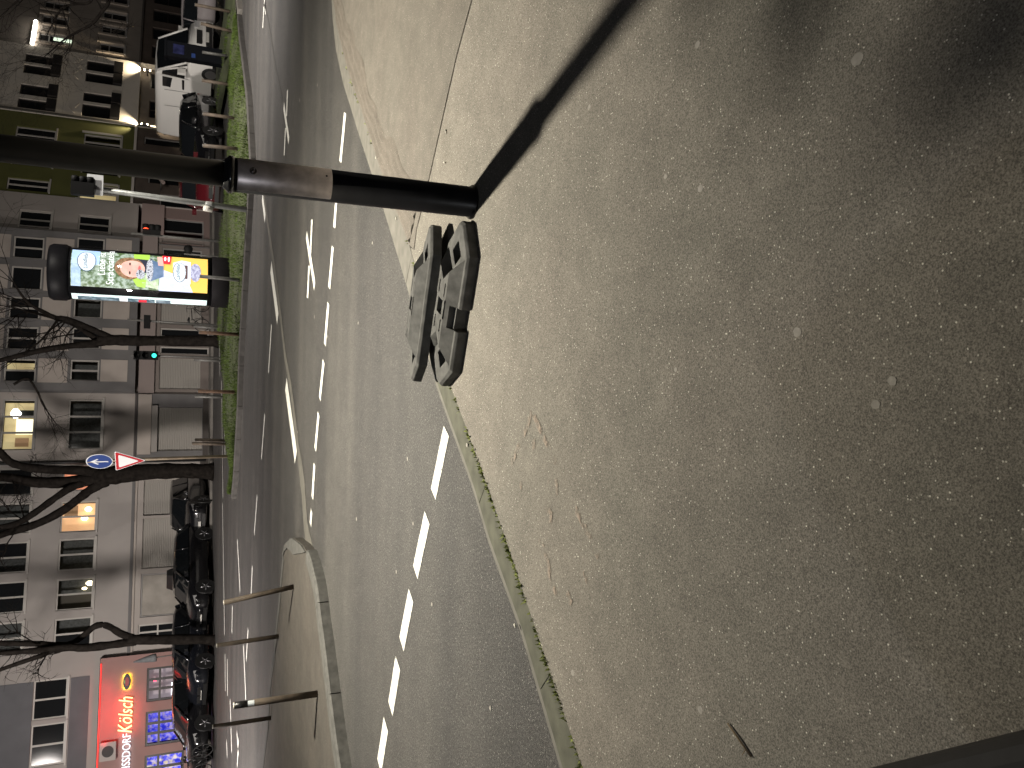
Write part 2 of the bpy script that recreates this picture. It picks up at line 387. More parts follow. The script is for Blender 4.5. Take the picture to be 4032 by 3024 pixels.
thin = [(z9(668, 840), z9(660, 1085)), (z9(650, 1195), z9(637, 1450)), (z9(633, 985), z9(681, 1315)), (z9(452, 0), z9(464, 118)), (z9(447, 60), z9(437, 262)),
        (z12(896, 390), z12(883, 705)), (z12(870, 820), z12(855, 1120)), (z12(845, 530), z12(922, 1015)),
        (z12(519, 1372), z13(491, 160)), (z13(456, 550), z13(425, 960)), (z13(385, 1305), z10(556, 285)), (z10(535, 632), z10(521, 945)), (z10(489, 1320), z11(536, 315)),
        (z11(502, 130), z11(535, 900)), (z10(372, 350), z10(401, 915)), (z11(420, 1215), z11(440, 1500)), (z11(440, 1300), z11(424, 1640)), (z10(318, 1065), z10(312, 1360)),
        (z11(300, 300), z11(303, 760)), (z11(335, 810), z11(345, 1080)), (z11(272, 240), z11(276, 700)), (z11(345, 1150), z11(355, 1460)), (z11(290, 1320), z11(300, 1520))]
for p, q in thin: dash(p, q, .12 if p[0] > 1000 else (.15 if p[0] > 930 else .2))
# far lane lines
for (xa, xb, ya, yb) in [(872, 878, 1500, 1960), (876, 884, 1980, 2500), (881, 886, 1560, 1800), (860, 866, 1180, 1480)]:
    dash((xa, ya), (xb, yb), .18)

# cement seam running from the refuge island across the road
seam = [G(*p, .004) for p in [z12(425, 0), z12(480, 400), z12(540, 800), z12(610, 1350), z12(645, 1659), z13(702, 330), z13(770, 900), z13(815, 1250), z13(830, 1480), z10(1120, 250), z10(1185, 560), z10(1245, 900), z10(1310, 1400), z6(735, 1540)]]
seam = resample(seam, .4)
b = MB(); m = len(seam); so = []
for i, p in enumerate(seam):
    t = (seam[min(i + 1, m - 1)] - seam[max(i - 1, 0)]).normalized(); w = .17 if p.x > -1.1 else .30
    so += [p + Vector((-t.y, t.x, 0)) * w * .5, p - Vector((-t.y, t.x, 0)) * w * .5]
b.add(so, [(2 * i, 2 * i + 2, 2 * i + 3, 2 * i + 1) for i in range(m - 1)]).build('cement_seam', mat('seam_concrete', (.10, .094, .082), .85, noise=(6, .8, 1.15)), road)
# tar seam to the right of it
ts = resample([G(*p, .004) for p in [z9(620, 900), z9(560, 620), z9(520, 350), z9(480, 130), z9(455, 0)]], .5)
b = MB(); m = len(ts)
b.add([tuple(p) for p in ts] + [tuple(p) for p in offs(ts, .1)], [(q, q + 1, m + q + 1, m + q) for q in range(m - 1)]).build('tar_seam', mat('tar', (.045, .043, .04), .6), road)

# ---------------------------------------------------------------- refuge island with kerb stones
IZ = .11
isl_r = [G(*p, IZ) for p in [z10(985, 330), z10(1075, 400), z10(1125, 480), z10(1165, 600), z10(1215, 800), z10(1240, 960), z10(1265, 1200), z10(1300, 1450), z6(690, 1200), z6(715, 1400), z6(738, 1554)]]
isl_l = [G(*p, IZ) for p in [z10(960, 325), z10(890, 400), z10(868, 500), z10(850, 680), z10(825, 1000), z10(795, 1250), z10(770, 1600), z11(850, 420), z11(825, 640), z11(800, 1100), z11(735, 1640)]]
ext = isl_r[-1] + (isl_r[-1] - isl_r[-2]) * 14; exl = isl_l[-1] + (isl_l[-1] - isl_l[-2]) * 6
island = tag(thing('traffic_island', 'raised refuge island with reddish paving and rounded stone nose', 'island'), kind='structure')
full = isl_l[::-1] + isl_r
inner = []
slab('paving', [exl] + isl_l[::-1] + isl_r + [ext], .0, IZ - .006, isl_m, island)
def kerb_run(pts, parent, m, step, w, z, name='kerb_stone', side=1):
    pts = resample(pts, .08); n_ = max(2, int(step / .08)); i = 0
    while i < len(pts) - 1:
        j = min(i + n_, len(pts) - 1); seg = pts[i:j + 1]; ou = offs(seg, side * .03); inn = offs(seg, -side * w)
        ou[0] = ou[0].lerp(ou[1], .15); inn[0] = inn[0].lerp(inn[1], .15); q_ = len(seg)
        vs = [(p.x, p.y, 0) for p in ou] + [(p.x, p.y, z - .02) for p in ou] + [(p.x, p.y, z) for p in offs(seg, side * .012)] + [(p.x, p.y, z) for p in inn] + [(p.x, p.y, 0) for p in inn]
        fs = []
        for q in range(q_ - 1):
            for r in range(4): fs.append((r * q_ + q, r * q_ + q + 1, (r + 1) * q_ + q + 1, (r + 1) * q_ + q))
        fs += [[r * q_ for r in range(5)], [r * q_ + q_ - 1 for r in range(5)][::-1]]
        bb = MB().add(vs, fs).build(name, m, parent)
        i = j
kerb_run(isl_r[2:] + [ext], island, kerb_m, 1.0, .13, IZ + .006, side=1)
kerb_run(isl_l[2:] + [exl], island, kerb_m, 1.0, .12, IZ + .002, side=-1)
for pts in ([isl_r[2], isl_r[1], isl_r[0], (isl_r[0] + isl_l[0]) / 2 + Vector((0, 0, 0))], [isl_l[2], isl_l[1], isl_l[0], (isl_r[0] + isl_l[0]) / 2]):
    c = G(*z10(975, 520), 0); gp = (Vector(c) - pts[-1]); 
    inner_pts = [p.lerp(Vector((c.x, c.y, IZ)), .55) for p in pts]
    poly = [p.lerp(Vector((c.x, c.y, IZ)), .02) for p in pts] + inner_pts[::-1]
    slab('nose_stone', [(p.x, p.y) for p in poly], 0, IZ + .012, kerb_m, island)

# ---------------------------------------------------------------- grass island
GF = [G(*p) for p in [(948, 0), z9(240, 100), z9(265, 350), z9(300, 600), z9(340, 900), z9(375, 1480), z12(355, 160), z12(330, 560), z12(300, 1050), z12(265, 1659), z13(250, 500), z13(225, 900), z13(210, 1150), z13(190, 1330)]]
GF = [GF[0] + (GF[0] - GF[1]) * 6] + GF
GB = [G(*p, .2) for p in [(925, 30), (918, 150), (908, 271), (902, 452), (898, 588), (885, 800), (868, 950), (862, 1150), (860, 1300), (880, 1500), (884, 1650), (892, 1750), (903, 1850)]]
GBo = [Vector((p.x, p.y, 0)) for p in GB]
grass_isl = tag(thing('grass_island', 'grass covered traffic island edged with dark kerb stones', 'island'), kind='structure')
kf = resample(GF, .5)
kerb_run(GF, grass_isl, darkk_m, 1.0, .16, .13, side=1)
tip = GF[-1]
def front_y(x):
    for a, c in zip(GF, GF[1:]):
        if min(a.x, c.x) <= x <= max(a.x, c.x) and abs(a.x - c.x) > 1e-6: return a.y + (c.y - a.y) * (x - a.x) / (c.x - a.x)
    return None
def back_y(x):
    for a, c in zip(GBo, GBo[1:]):
        if min(a.x, c.x) <= x <= max(a.x, c.x) and abs(a.x - c.x) > 1e-6: return a.y + (c.y - a.y) * (x - a.x) / (c.x - a.x)
    return None
xs = [tip.x + .1 + i * .25 for i in range(int((12.6 - tip.x) / .25))]
def span(x):
    f = front_y(x); q = back_y(x)
    if f is None: return None
    if q is None: q = f + max(.05, (x - tip.x) * .9)
    return f + .17, max(q, f + .5)
def gz(x, y):
    sp_ = span(x)
    if sp_ is None: return .12
    t = (y - sp_[0]) / max(sp_[1] - sp_[0], .1); d = min(y - sp_[0], sp_[1] - y)
    return .115 + .14 * max(0, min(1, d / .9)) ** .7
sec = []; NR = 12
for x in xs:
    s_ = span(x)
    if s_ is None: continue
    sec.append([(x, s_[0] + (s_[1] - s_[0]) * j / NR, gz(x, s_[0] + (s_[1] - s_[0]) * j / NR)) for j in range(NR + 1)])
b = MB(); b.add([p for r in sec for p in r], [(i * (NR + 1) + j, (i + 1) * (NR + 1) + j, (i + 1) * (NR + 1) + j + 1, i * (NR + 1) + j + 1) for i in range(len(sec) - 1) for j in range(NR)], True)
b.build('soil', soil_m, grass_isl)
rnd = random.Random(11); b = MB()
gx0, gx1 = xs[0], 10.8
cnt = 0
vs = []; fs = []
while cnt < 26000:
    x = rnd.uniform(gx0, gx1); s_ = span(x)
    if s_ is None: continue
    y = s_[0] + (s_[1] - s_[0]) * rnd.random() ** 1.6
    nz = math.sin(x * 1.7 + y * 2.3) + math.sin(x * 4.1 - y * 1.1)
    if rnd.random() > .75 + .2 * nz: cnt += 1; continue
    z = gz(x, y) - .01; h = rnd.uniform(.03, .085) * (1 + .25 * nz); a = rnd.uniform(0, 6.28); w = rnd.uniform(.006, .013)
    lx, ly = rnd.gauss(0, .03), rnd.gauss(0, .03); i0 = len(vs)
    vs += [(x - w * math.cos(a), y - w * math.sin(a), z), (x + w * math.cos(a), y + w * math.sin(a), z), (x + lx, y + ly, z + h)]; fs.append((i0, i0 + 1, i0 + 2)); cnt += 1
b.add(vs, fs)
tag(b.build('grass', mat('grass_blades', (.050, .076, .014), .8, noise=(1.6, .45, 1.5), spec=.2)), 'short rough grass covering the island', 'grass', kind='stuff')
# strip of paving behind the grass at the right, and the far pavement in front of the houses
slab('path', [(GBo[0].x + 8, GBo[0].y + 6)] + [(p.x, p.y + .02) for p in GBo[:6]] + [(p.x, p.y + 1.5) for p in GBo[5::-1]] + [(GBo[0].x + 8, GBo[0].y + 8)], 0, .13, farp_m)['kind'] = 'structure'

# ================================================================ STREET LAMPS (hung over the road, above the frame) and an added fill lamp
housing_m = mat('lamp_housing', (.25, .25, .25), .5, .3)
wire_m = mat('steel_cable', (.12, .12, .12), .5, .6)
def street_lamp(loc, power, label, col=(1., .93, .775), group='lamps hung over the street', size=.14, span_x=24, aim=None):
    t = thing('hanging_street_lamp', label, 'street lamp', loc, group=group); x, y, z = loc
    MB().lathe([(.02, .30), (.10, .28), (.13, .20), (.30, .10), (.33, .04), (.33, .03)], loc, 24).build('housing', housing_m, t)
    MB().lathe([(.29, .028), (.25, -.02), (.12, -.05), (.0, -.055)], loc, 20).build('diffuser', emis('lamp_diffuser', (1, .93, .78), 6), t)
    pts = [(x - span_x, y, z + 2.2), (x - span_x / 2, y, z + .95), (x, y, z + .32), (x + span_x / 2, y, z + .95), (x + span_x, y, z + 2.2)]
    MB().tube(pts, .012, 6).build('cable', wire_m, t)
    ld = bpy.data.lights.new('bulb', 'SPOT'); ld.energy = power; ld.color = col; ld.shadow_soft_size = size; ld.spot_size = math.radians(112 if aim is None else 150); ld.spot_blend = 1.
    lo = bpy.data.objects.new('bulb', ld); COL.objects.link(lo); lo.parent = t; lo.location = (0, 0, -.12)
    if aim is not None: lo.rotation_euler = Vector(aim).to_track_quat('-Z', 'Y').to_euler()
    return t
street_lamp((.14, 7.6, 6.8), MAIN_POWER, 'round lamp hung on a cable over the cycle crossing')
street_lamp((8.0, 16.0, 8.4), LAMP_POWER * 2.3, 'round lamp hung on a cable over the grass island', (1, .93, .85), size=.5, aim=(.18, .56, -.8))
street_lamp((-13.0, 15.5, 8.4), LAMP_POWER * 4.4, 'round lamp hung on a cable over the road before the pub', (1, .92, .86), size=1.2, aim=(.35, .68, -.64))
street_lamp((-9.0, -7.0, 7.5), LAMP_POWER * .30, 'unseen lamp added behind the camera to fill the lamp post with light', (.92, .95, 1.), size=.3, aim=(.62, .70, -.40))  # fill light added out of view to brighten the post's near side and hatch

# ================================================================ NEAR THINGS
blackp_m = mat('black_pole_paint', (.006, .006, .007), .34, 0, .28, noise=(8, .7, 1.6), bump=(30, .12, .003))
steel_m = mat('brushed_steel_plate', (.66, .60, .60), .42, .8, noise=(18, .75, 1.15), bump=(25, .08, .003))
darkm = mat('dark_rubbery_gap', (.006, .006, .006), .8)
pb = G(1861, 796, PZ)
lp = thing('lamp_post', 'black steel street lamp post with a bare metal service hatch', 'lamp post', pb)
R0, R1 = .083, .0625
MB().lathe([(R0 + .012, 0), (R0 + .010, .012), (R0, .02), (R0, 1.262)], pb, 40).build('lower_shaft', blackp_m, lp)
MB().lathe([(R0 + .001, 1.255), (R0 + .007, 1.260), (R0 + .008, 1.278), (R0 + .001, 1.284), (R1 + .010, 1.298), (R1 + .002, 1.305)], pb, 40).build('collar', mat('collar_paint', (.012, .012, .013), .18, coat=.6), lp)
MB().lathe([(R1, 1.295), (R1 - .004, 4.0), (R1 - .014, 8.5)], pb, 36).build('upper_shaft', blackp_m, lp)
MB().tube([pb + Vector((0, 0, 8.4)), pb + Vector((-.2, -.1, 8.75)), pb + Vector((-.9, -.5, 8.9))], [.045, .04, .035], 12).build('arm', blackp_m, lp)
# hatch: curved steel sheet on the camera side
hd = Vector((-pb.x, -pb.y, 0)).normalized(); ha = math.atan2(hd.y, hd.x) + .22
zt, zb = DY(936, 690, pb.y - .08).z, DY(1309, 740, pb.y - .08).z
b = MB(); NA = 18; vs = []
for rr in (R0 + .0035,):
    for i in range(NA + 1):
        a = ha - 1.12 + 2.24 * i / NA
        for z in (zb, zb + .006, zt - .006, zt):
            r_ = rr - (.003 if z in (zb, zt) else 0)
            vs.append(pb + Vector((math.cos(a) * r_, math.sin(a) * r_, z - PZ)))
b.add(vs, [(i * 4 + j, (i + 1) * 4 + j, (i + 1) * 4 + j + 1, i * 4 + j + 1) for i in range(NA) for j in range(3)], True)
hatch = b.build('service_hatch', steel_m, lp)
def on_pole(a, z, r): return pb + Vector((math.cos(a) * r, math.sin(a) * r, z - PZ))
la = ha + .12; lz = zt - (zt - zb) * .155
out = Vector((math.cos(la), math.sin(la), 0)); Mx = Matrix((Vector((-out.y, out.x, 0)), Vector((0, 0, 1)), out)).transposed()
MB().lathe([(.017, -.006), (.017, .004), (.013, .005), (.012, .002), (.0075, .002), (.007, .006), (0.001, .006)], on_pole(la, lz, R0 + .003), 20, Mx).build('lock', mat('lock_metal', (.12, .11, .11), .3, .9), hatch)
la2 = ha + .35; out2 = Vector((math.cos(la2), math.sin(la2), 0)); Mx2 = Matrix((Vector((-out2.y, out2.x, 0)), Vector((0, 0, 1)), out2)).transposed()
MB().lathe([(.005, -.002), (.005, .0012), (.001, .0012)], on_pole(la2, zb + .03, R0 + .0035), 12, Mx2).build('screw_hole', darkm, hatch)

# ---------------------------------------------------------------- rubber barrier feet
rub_m = mat('recycled_rubber', (.082, .081, .078), .85, 0, .2, noise=(16, .7, 1.35), bump=(90, .25, .003))
def barrier_foot(label, M, grip=True):
    L2, W2, h = .485, .185, .052
    outl = [(-L2 + .15, -W2), (L2 - .15, -W2), (L2, -.035), (L2, .035), (L2 - .15, W2), (-L2 + .15, W2), (-L2, .035), (-L2, -.035)]
    ins = [(x * .965, y * .93) for x, y in outl]
    b = MB()
    n = len(outl)
    lay = [(outl, 0.0), (outl, h), (ins, h + .016)]
    #ridge = [(-.21, -.115), (.21, -.115), (.29, 0), (.21, .115), (-.21, .115), (-.29, 0)]
    vs = [(p[0], p[1], z) for pl, z in lay for p in pl]
    fs = [list(range(n))[::-1]] + [(l * n + i, l * n + (i + 1) % n, (l + 1) * n + (i + 1) % n, (l + 1) * n + i) for l in range(2) for i in range(n)] + [list(range(2 * n, 3 * n))]
    b.add(vs, fs)
    o = b.build('rubber_body', rub_m)
    cap = MB(); base = [(-.33, -.165), (.33, -.165), (.19, 0), (.33, .165), (-.33, .165), (-.19, 0)]
    top = [(-.22, -.085), (.22, -.085), (.155, 0), (.22, .085), (-.22, .085), (-.155, 0)]
    cap.prism(base, h + .004, h + .072, top); co = cap.build('ridge', rub_m)
    cut = []
    def cutter(bx):
        c = bx.build('cutter', rub_m); c.hide_render = True; return c
    for sx in (-1, 1):
        d = .074
        cut.append(cutter(MB().prism([(sx * .31 - d * .95, 0), (sx * .31, -d * 1.05), (sx * .31 + d * .95, 0), (sx * .31, d * 1.05)], .012, .3)))
    if grip: cut.append(cutter(MB().box((-.03, -W2, .05), (.13, .09, .3))))
    boolean(o, cut)
    cut = []
    for (x, y, sx, sy) in [(0, 0, .085, .085), (-.105, .05, .075, .016), (-.105, -.05, .075, .016), (.105, .05, .075, .016), (.105, -.05, .075, .016), (0, .082, .11, .014), (0, -.082, .11, .014)]:
        cut.append(cutter(MB().box((x, y, .10), (sx, sy, .13))))
    for sx in (-1, 1):
        d = .082
        cut.append(cutter(MB().prism([(sx * .31 - d * .95, 0), (sx * .31, -d * 1.05), (sx * .31 + d * .95, 0), (sx * .31, d * 1.05)], .012, .3)))
    if grip: cut.append(cutter(MB().box((-.03, -W2, .05), (.13, .15, .3))))
    boolean(co, cut)
    t = thing('barrier_foot', label, 'barrier foot'); t.matrix_basis = M
    for q in (o, co):
        q.parent = t; md = q.modifiers.new('soft_edge', 'BEVEL'); md.width = .0035; md.segments = 2; md.limit_method = 'ANGLE'; md.angle_limit = math.radians(25)
    for sx in (-1, 1): MB().box((sx * .31, 0, .011), (.15, .16, .004)).build('socket_floor', darkm, t, local=True)
    return t
pA0, pA1 = G(1893, 958, PZ), G(1806, 1510, PZ)
ax = (pA0 - pA1); angA = math.atan2(ax.y, ax.x); ux = Vector((math.cos(angA), math.sin(angA), 0)); uy = Vector((-ux.y, ux.x, 0))
FA = Vector((.44, 4.32, PZ))
barrier_foot('grey rubber barrier foot lying flat against the lamp post', Matrix.Translation(FA) @ Matrix.Rotation(angA, 4, 'Z') @ Matrix.Rotation(math.radians(0), 4, 'X'))
FB = Vector((.475, 4.70, PZ + .06))
barrier_foot('grey rubber barrier foot propped behind the flat one, over the kerb', Matrix.Translation(FB) @ Matrix.Rotation(angA + math.radians(6), 4, 'Z') @ Matrix.Rotation(math.radians(-9), 4, 'X') @ Matrix.Rotation(math.radians(1.5), 4, 'Y'), False)

# ---------------------------------------------------------------- bollards on the refuge island
wood_m = mat('weathered_brown_post', (.066, .049, .034), .75, noise=(9, .6, 1.35), bump=(40, .3, .004))
grey_m = mat('grey_steel_post', (.11, .108, .10), .55, .2, noise=(12, .75, 1.2))
rust_m = mat('rusty_post', (.085, .047, .026), .8, noise=(14, .6, 1.35))
whitecap = mat('white_post_cap', (.6, .57, .5), .6)
def bollard(base, top, r, m, label, name='bollard', group=None, cap=whitecap, sticker=False):
    t = thing(name, label, 'bollard', base, group=group)
    d = (top - base)
    MB().tube([base - Vector((0, 0, .02)), base + d * .5, top], r, 14).build('post', m, t)
    u = d.normalized()
    MB().tube([top, top + u * .012], [r, r * .8], 14).build('cap', cap, t)
    if sticker:
        MB().tube([base + d * .84, top + u * .001], r * 1.02, 14).build('sleeve', mat('black_sleeve', (.01, .01, .01), .4), t)
        dirv = Vector((-base.x, -base.y, 0)).normalized(); a0 = math.atan2(dirv.y, dirv.x); b = MB(); vs = []
        for i in range(9):
            a = a0 - .85 + 1.7 * i / 8
            for f in (.77, .845):
                p = base + d * f; vs.append(p + Vector((math.cos(a), math.sin(a), 0)) * r * 1.035)
        b.add(vs, [(2 * i, 2 * i + 2, 2 * i + 3, 2 * i + 1) for i in range(8)]).build('sticker', mat('white_sticker', (.7, .75, .78), .5, noise=(60, .8, 1.1)), t)
    return t
for bp, tp, lab, stk in [((1154, 2310), (883, 2373), 'leaning brown bollard nearest the stone nose of the island', 0),
                         (z10(815, 1397), z10(152, 1497), 'upright brown bollard between the leaning one and the stickered one', 0),
                         (z11(1418, 735), z11(390, 880), 'brown bollard with black top and small white sticker', 1),
                         (z11(840, 1035), z11(125, 1142), 'brown bollard at the far edge of the island past the stickered one', 0)]:
    g_ = G(*bp, IZ); t_ = DY(*tp, g_.y + (.0 if not stk else 0.02))
    bollard(g_, t_, .031 if not stk else .034, wood_m, lab, sticker=bool(stk))

# ---------------------------------------------------------------- posts round the grass island
GP = [(z1(1700, 40), z1(2025, 105), 0, 'first'), (z1(1750, 205), z1(2030, 275), 0, ''), (z1(1765, 455), z1(1995, 490), 1, ''), (z1(1760, 700), z1(2025, 740), 0, ''),
      (z1(1768, 990), z1(2078, 1035), 0, ''), (z1(1768, 1268), z1(2110, 1300), 0, ''), (z2(1745, 748), z2(2090, 780), 1, ''), (z2(1690, 1185), z2(1905, 1200), 1, ''),
      (z2(1735, 1235), z2(2070, 1255), 2, ''), (z2(1690, 1475), z2(1920, 1485), 1, ''), (z3(1725, 88), z3(2050, 98), 2, ''), (z3(1700, 135), z3(1955, 140), 1, ''),
      (z3(1700, 512), z3(1960, 520), 0, ''), (z3(1675, 545), z3(1962, 550), 0, '')]
GL = ['brown wooden post before the dark grey car', 'brown wooden post between the dark car and the black ticket machine', 'grey wooden post on the edge beside the black ticket machine',
      'brown wooden post in front of the black car number plate', 'brown wooden post in front of the black car front wheel', 'brown wooden post standing in the grass by the black car tail',
      'grey post in front of the lit advertising column', 'grey post beside the parked bicycle', 'rusty post in the grass beside the tree trunk', 'grey post under the green traffic light',
      'rusty post in the grass in front of the roller shutters', 'grey post behind the rusty one at the shutters', 'pale post, closer to the advertising column, of two behind the grass', 'pale post, closer to the round blue sign, of two behind the grass']
for (tp, bp, k, _), lab in zip(GP, GL):
    g_ = G(*bp, .16); t_ = DY(*tp, g_.y)
    bollard(g_, t_, .045 if g_.y > 23 else .042, (wood_m, grey_m, rust_m)[k], lab, name='post', group='posts round the grass island', cap=grey_m)

# ---------------------------------------------------------------- advertising column
MZ = .24
cb = (G(904, 1014, MZ) + G(904, 1204, MZ)) / 2; cr_ = (G(904, 1014, MZ) - G(904, 1204, MZ)).length / 2 * .97
cb = cb + Vector((0, cr_ * .6, 0)); cy_ = cb.y - cr_
def cz_(X): return DY(X, 1080, cy_).z
z_top, z_cap, z_pt, z_pb, z_base = cz_(178), cz_(255), cz_(276), cz_(818), cz_(836)
colm = thing('advertising_column', 'round advertising column with lit posters behind glass and black cap', 'advertising column', cb)
blk = mat('column_black', (.006, .006, .007), .5, spec=.1, noise=(3, .8, 1.3))
basem = mat('column_base', (.012, .011, .012), .6, spec=.08)
def lath(prof, name, m, n=48): return MB().lathe(prof, (cb.x, cb.y, 0), n).build(name, m, colm)
lath([(cr_ * 1.0, MZ - .1), (cr_ * 1.0, z_base - .03), (cr_ * .985, z_base)], 'base', basem)
lath([(cr_ * .955, z_base), (cr_ * .955, z_cap)], 'drum', blk)
lath([(cr_ * .99, z_cap - .05), (cr_ * 1.01, z_cap), (cr_ * 1.045, z_cap + .03), (cr_ * 1.045, z_top - .10), (cr_ * .98, z_top - .02), (cr_ * .3, z_top)], 'cap', blk)
toc = math.atan2(-cb.y, -cb.x)
PR = cr_ * .958
def az(px):   # horizontal angle on the drum from a picture row at mid height
    Y = px; d = ray(545, Y); o = Vector((0, 0)); dd = Vector((d.x, d.y)).normalized(); c2 = Vector((cb.x, cb.y)); tca = c2.dot(dd); d2 = c2.length_squared - tca * tca
    th = math.sqrt(max(0, PR * PR - d2)); q = dd * (tca - th) - c2; return math.atan2(q.y, q.x)
aR, aL = az(1003), az(1139)
if aL > aR: aL -= 2 * math.pi
Wp = (aR - aL) * PR; Hp = z_pt - z_pb
def cyl_pt(x, y, r=PR, a0=None):     # x 0..1 from the poster's left edge, y 0..1 upwards
    a = aL + (aR - aL) * x if a0 is None else a0[0] + (a0[1] - a0[0]) * x
    return Vector((cb.x + math.cos(a) * r, cb.y + math.sin(a) * r, z_pb + Hp * y))
def patch(name, poly, m, lay, parent, a0=None):
    """a flat printed shape: outline in poster units, laid round the drum"""
    bm = bmesh.new(); f = bm.faces.new([bm.verts.new((p[0], p[1], 0)) for p in poly]); bmesh.ops.triangulate(bm, faces=[f])
    for _ in range(3):
        bmesh.ops.subdivide_edges(bm, edges=[e for e in bm.edges if abs(e.verts[0].co.x - e.verts[1].co.x) > .04], cuts=1)
        bmesh.ops.triangulate(bm, faces=[f for f in bm.faces if len(f.verts) > 3])
    vs = [cyl_pt(v.co.x, v.co.y, PR + .005 * lay, a0) for v in bm.verts]; bm.verts.index_update()
    fs = [[v.index for v in f.verts] for f in bm.faces]; bm.free()
    return MB().add(vs, fs).build(name, m, parent)
def grid_patch(name, x0, x1, y0, y1, m, lay, parent, a0=None, n=14):
    vs = []; 
    for i in range(n + 1):
        for j in (0, 1): vs.append(cyl_pt(x0 + (x1 - x0) * i / n, y0 + (y1 - y0) * j, PR + .005 * lay, a0))
    return MB().add(vs, [(2 * i, 2 * i + 2, 2 * i + 3, 2 * i + 1) for i in range(n)], True).build(name, m, parent)
def ell(cx, cy, rx, ry, n=24, t0=0, t1=2 * math.pi): return [(cx + rx * math.cos(t0 + (t1 - t0) * i / n), cy + ry * math.sin(t0 + (t1 - t0) * i / n)) for i in range(n)]
ES = 1.0
poster = grid_patch('poster', 0, 1, 0, 1, emis_noise('print_foliage', (.09, .15, .06), (.60, .70, .62), ES, 11, .40, .62), 1, colm)
grid_patch('sky_print', .55, 1, .80, .995, emis_noise('print_sky', (.38, .58, .95), (.62, .78, 1), ES, 3, .3, .7), 2, poster)
grid_patch('sky_print', 0, .60, .93, .995, emis_noise('print_sky2', (.35, .5, .7), (.6, .75, .95), ES, 8, .4, .6), 2, poster)
patch('yellow_print', [(0, 0), (1, 0), (1, .35), (.55, .36), (.35, .16), (0, .11)], emis('print_yellow', (.98, .62, .13), ES), 2, poster)
patch('table_print', [(0, .11), (.35, .16), (.55, .36), (.0, .37)], emis_noise('print_table', (.62, .68, .9), (.8, .84, 1), ES, 6), 3, poster)
patch('pale_yard_print', [(0.03, .37), (.42, .37), (.42, .50), (.1, .49)], emis_noise('print_yard', (.45, .6, .35), (.75, .8, .68), ES, 12), 3, poster)
patch('sleeve_print', [(.05, .47), (.24, .46), (.34, .52), (.24, .56), (.08, .53)], emis('print_lime', (.42, .68, .10), ES), 3, poster)
patch('sleeve_print', [(.78, .44), (1, .44), (.98, .56), (.80, .555)], emis('print_lime', (.42, .68, .10), ES), 3, poster)
patch('dark_coat_print', [(.30, .43), (.84, .42), (.80, .54), (.34, .53)], emis('print_coat', (.03, .035, .06), ES), 3, poster)
patch('hair_print', ell(.53, .585, .285, .108), emis_noise('print_hair', (.20, .10, .05), (.45, .28, .16), ES, 14), 4, poster)
patch('face_print', ell(.51, .562, .215, .090), emis_noise('print_skin', (.78, .42, .36), (.95, .60, .50), ES, 5), 5, poster)
for ex in (.40, .62): patch('eye_print', ell(ex, .582, .042, .007, 10), emis('print_brown', (.10, .05, .04), ES), 6, poster)
patch('mouth_print', ell(.52, .512, .07, .010, 12), emis('print_lip', (.62, .15, .15), ES), 6, poster)
dots = emis_noise('print_chips', (.04, .04, .06), (.85, .88, .95), ES, 34, .40, .48)
patch('spoon_print', ell(.38, .505, .115, .032), dots, 7, poster)
patch('bowl_print', [(.22, .435), (.80, .435), (.66, .335), (.36, .335)], emis_noise('print_bowl', (.10, .17, .30), (.22, .30, .46), ES, 4), 6, poster)
patch('bowl_print', ell(.51, .437, .29, .026), dots, 7, poster)
patch('mug_print', [(.68, .36), (.97, .345), (.95, .275), (.68, .285)], emis('print_red', (.80, .03, .05), ES), 8, poster)
patch('fingers_print', [(.62, .375), (.90, .385), (.88, .345), (.62, .335)], emis('print_finger', (.86, .48, .42), ES), 9, poster)
patch('jar_print', [(.22, .13), (.80, .13), (.84, .20), (.74, .265), (.30, .265), (.18, .20)], emis_noise('print_jar', (.75, .78, .88), (.92, .94, 1), ES, 8), 6, poster)
patch('jar_base_print', ell(.52, .095, .24, .042), emis_noise('print_jar2', (.30, .30, .48), (.70, .72, .85), ES, 18), 5, poster)
patch('jar_ring_print', ell(.50, .215, .25, .052), emis('print_navy', (.05, .09, .14), ES), 7, poster)
patch('jar_label_print', ell(.50, .215, .235, .047), emis('print_pale', (.80, .92, 1), ES), 8, poster)
patch('jar_band_print', [(.34, .155), (.68, .155), (.68, .175), (.34, .175)], emis('print_choc', (.13, .08, .08), ES), 8, poster)
patch('logo_ring_print', ell(.63, .890, .265, .066), emis('print_navy', (.05, .09, .14), ES), 7, poster)
patch('logo_print', ell(.63, .889, .245, .061), emis('print_pale', (.80, .92, 1), ES), 8, poster)
def wrap_text(txt, x, y, size, m, lay, parent, arc=0., bold=0., shear=0., ysc=1., fit=.5):
    vs, fs = text_mesh(txt, size, shear, 0, bold); kx = fit * Wp / (max(v.x for v in vs) - min(v.x for v in vs))
    vs = [Vector((v.x * kx, v.y, 0)) for v in vs]
    o = [cyl_pt(x + v.x / Wp, y + (v.y * ysc - arc * v.x * v.x) / Hp, PR + .005 * lay) for v in vs]
    return MB().add(o, fs).build('lettering', m, parent)
wht = emis('print_white', (.95, .98, 1), ES * 1.1); navy = emis('print_navy', (.05, .09, .14), ES)
wrap_text('Landliebe', .63, .885, .15, navy, 10, poster, fit=.40, arc=.35, bold=.0, shear=.2)
wrap_text('Liebe ist', .60, .758, .24, wht, 10, poster, fit=.58, bold=.0)
wrap_text('Stracciatella', .54, .698, .24, wht, 10, poster, fit=.88, bold=.0)
wrap_text('Landliebe', .50, .216, .13, navy, 10, poster, fit=.38, arc=.3, bold=.0, shear=.2)
patch('mug_mark_print', ell(.83, .325, .07, .009, 12), wht, 10, poster); patch('mug_mark_print', ell(.83, .298, .09, .008, 12), wht, 10, poster)
bL = [az(1168), az(1180)]
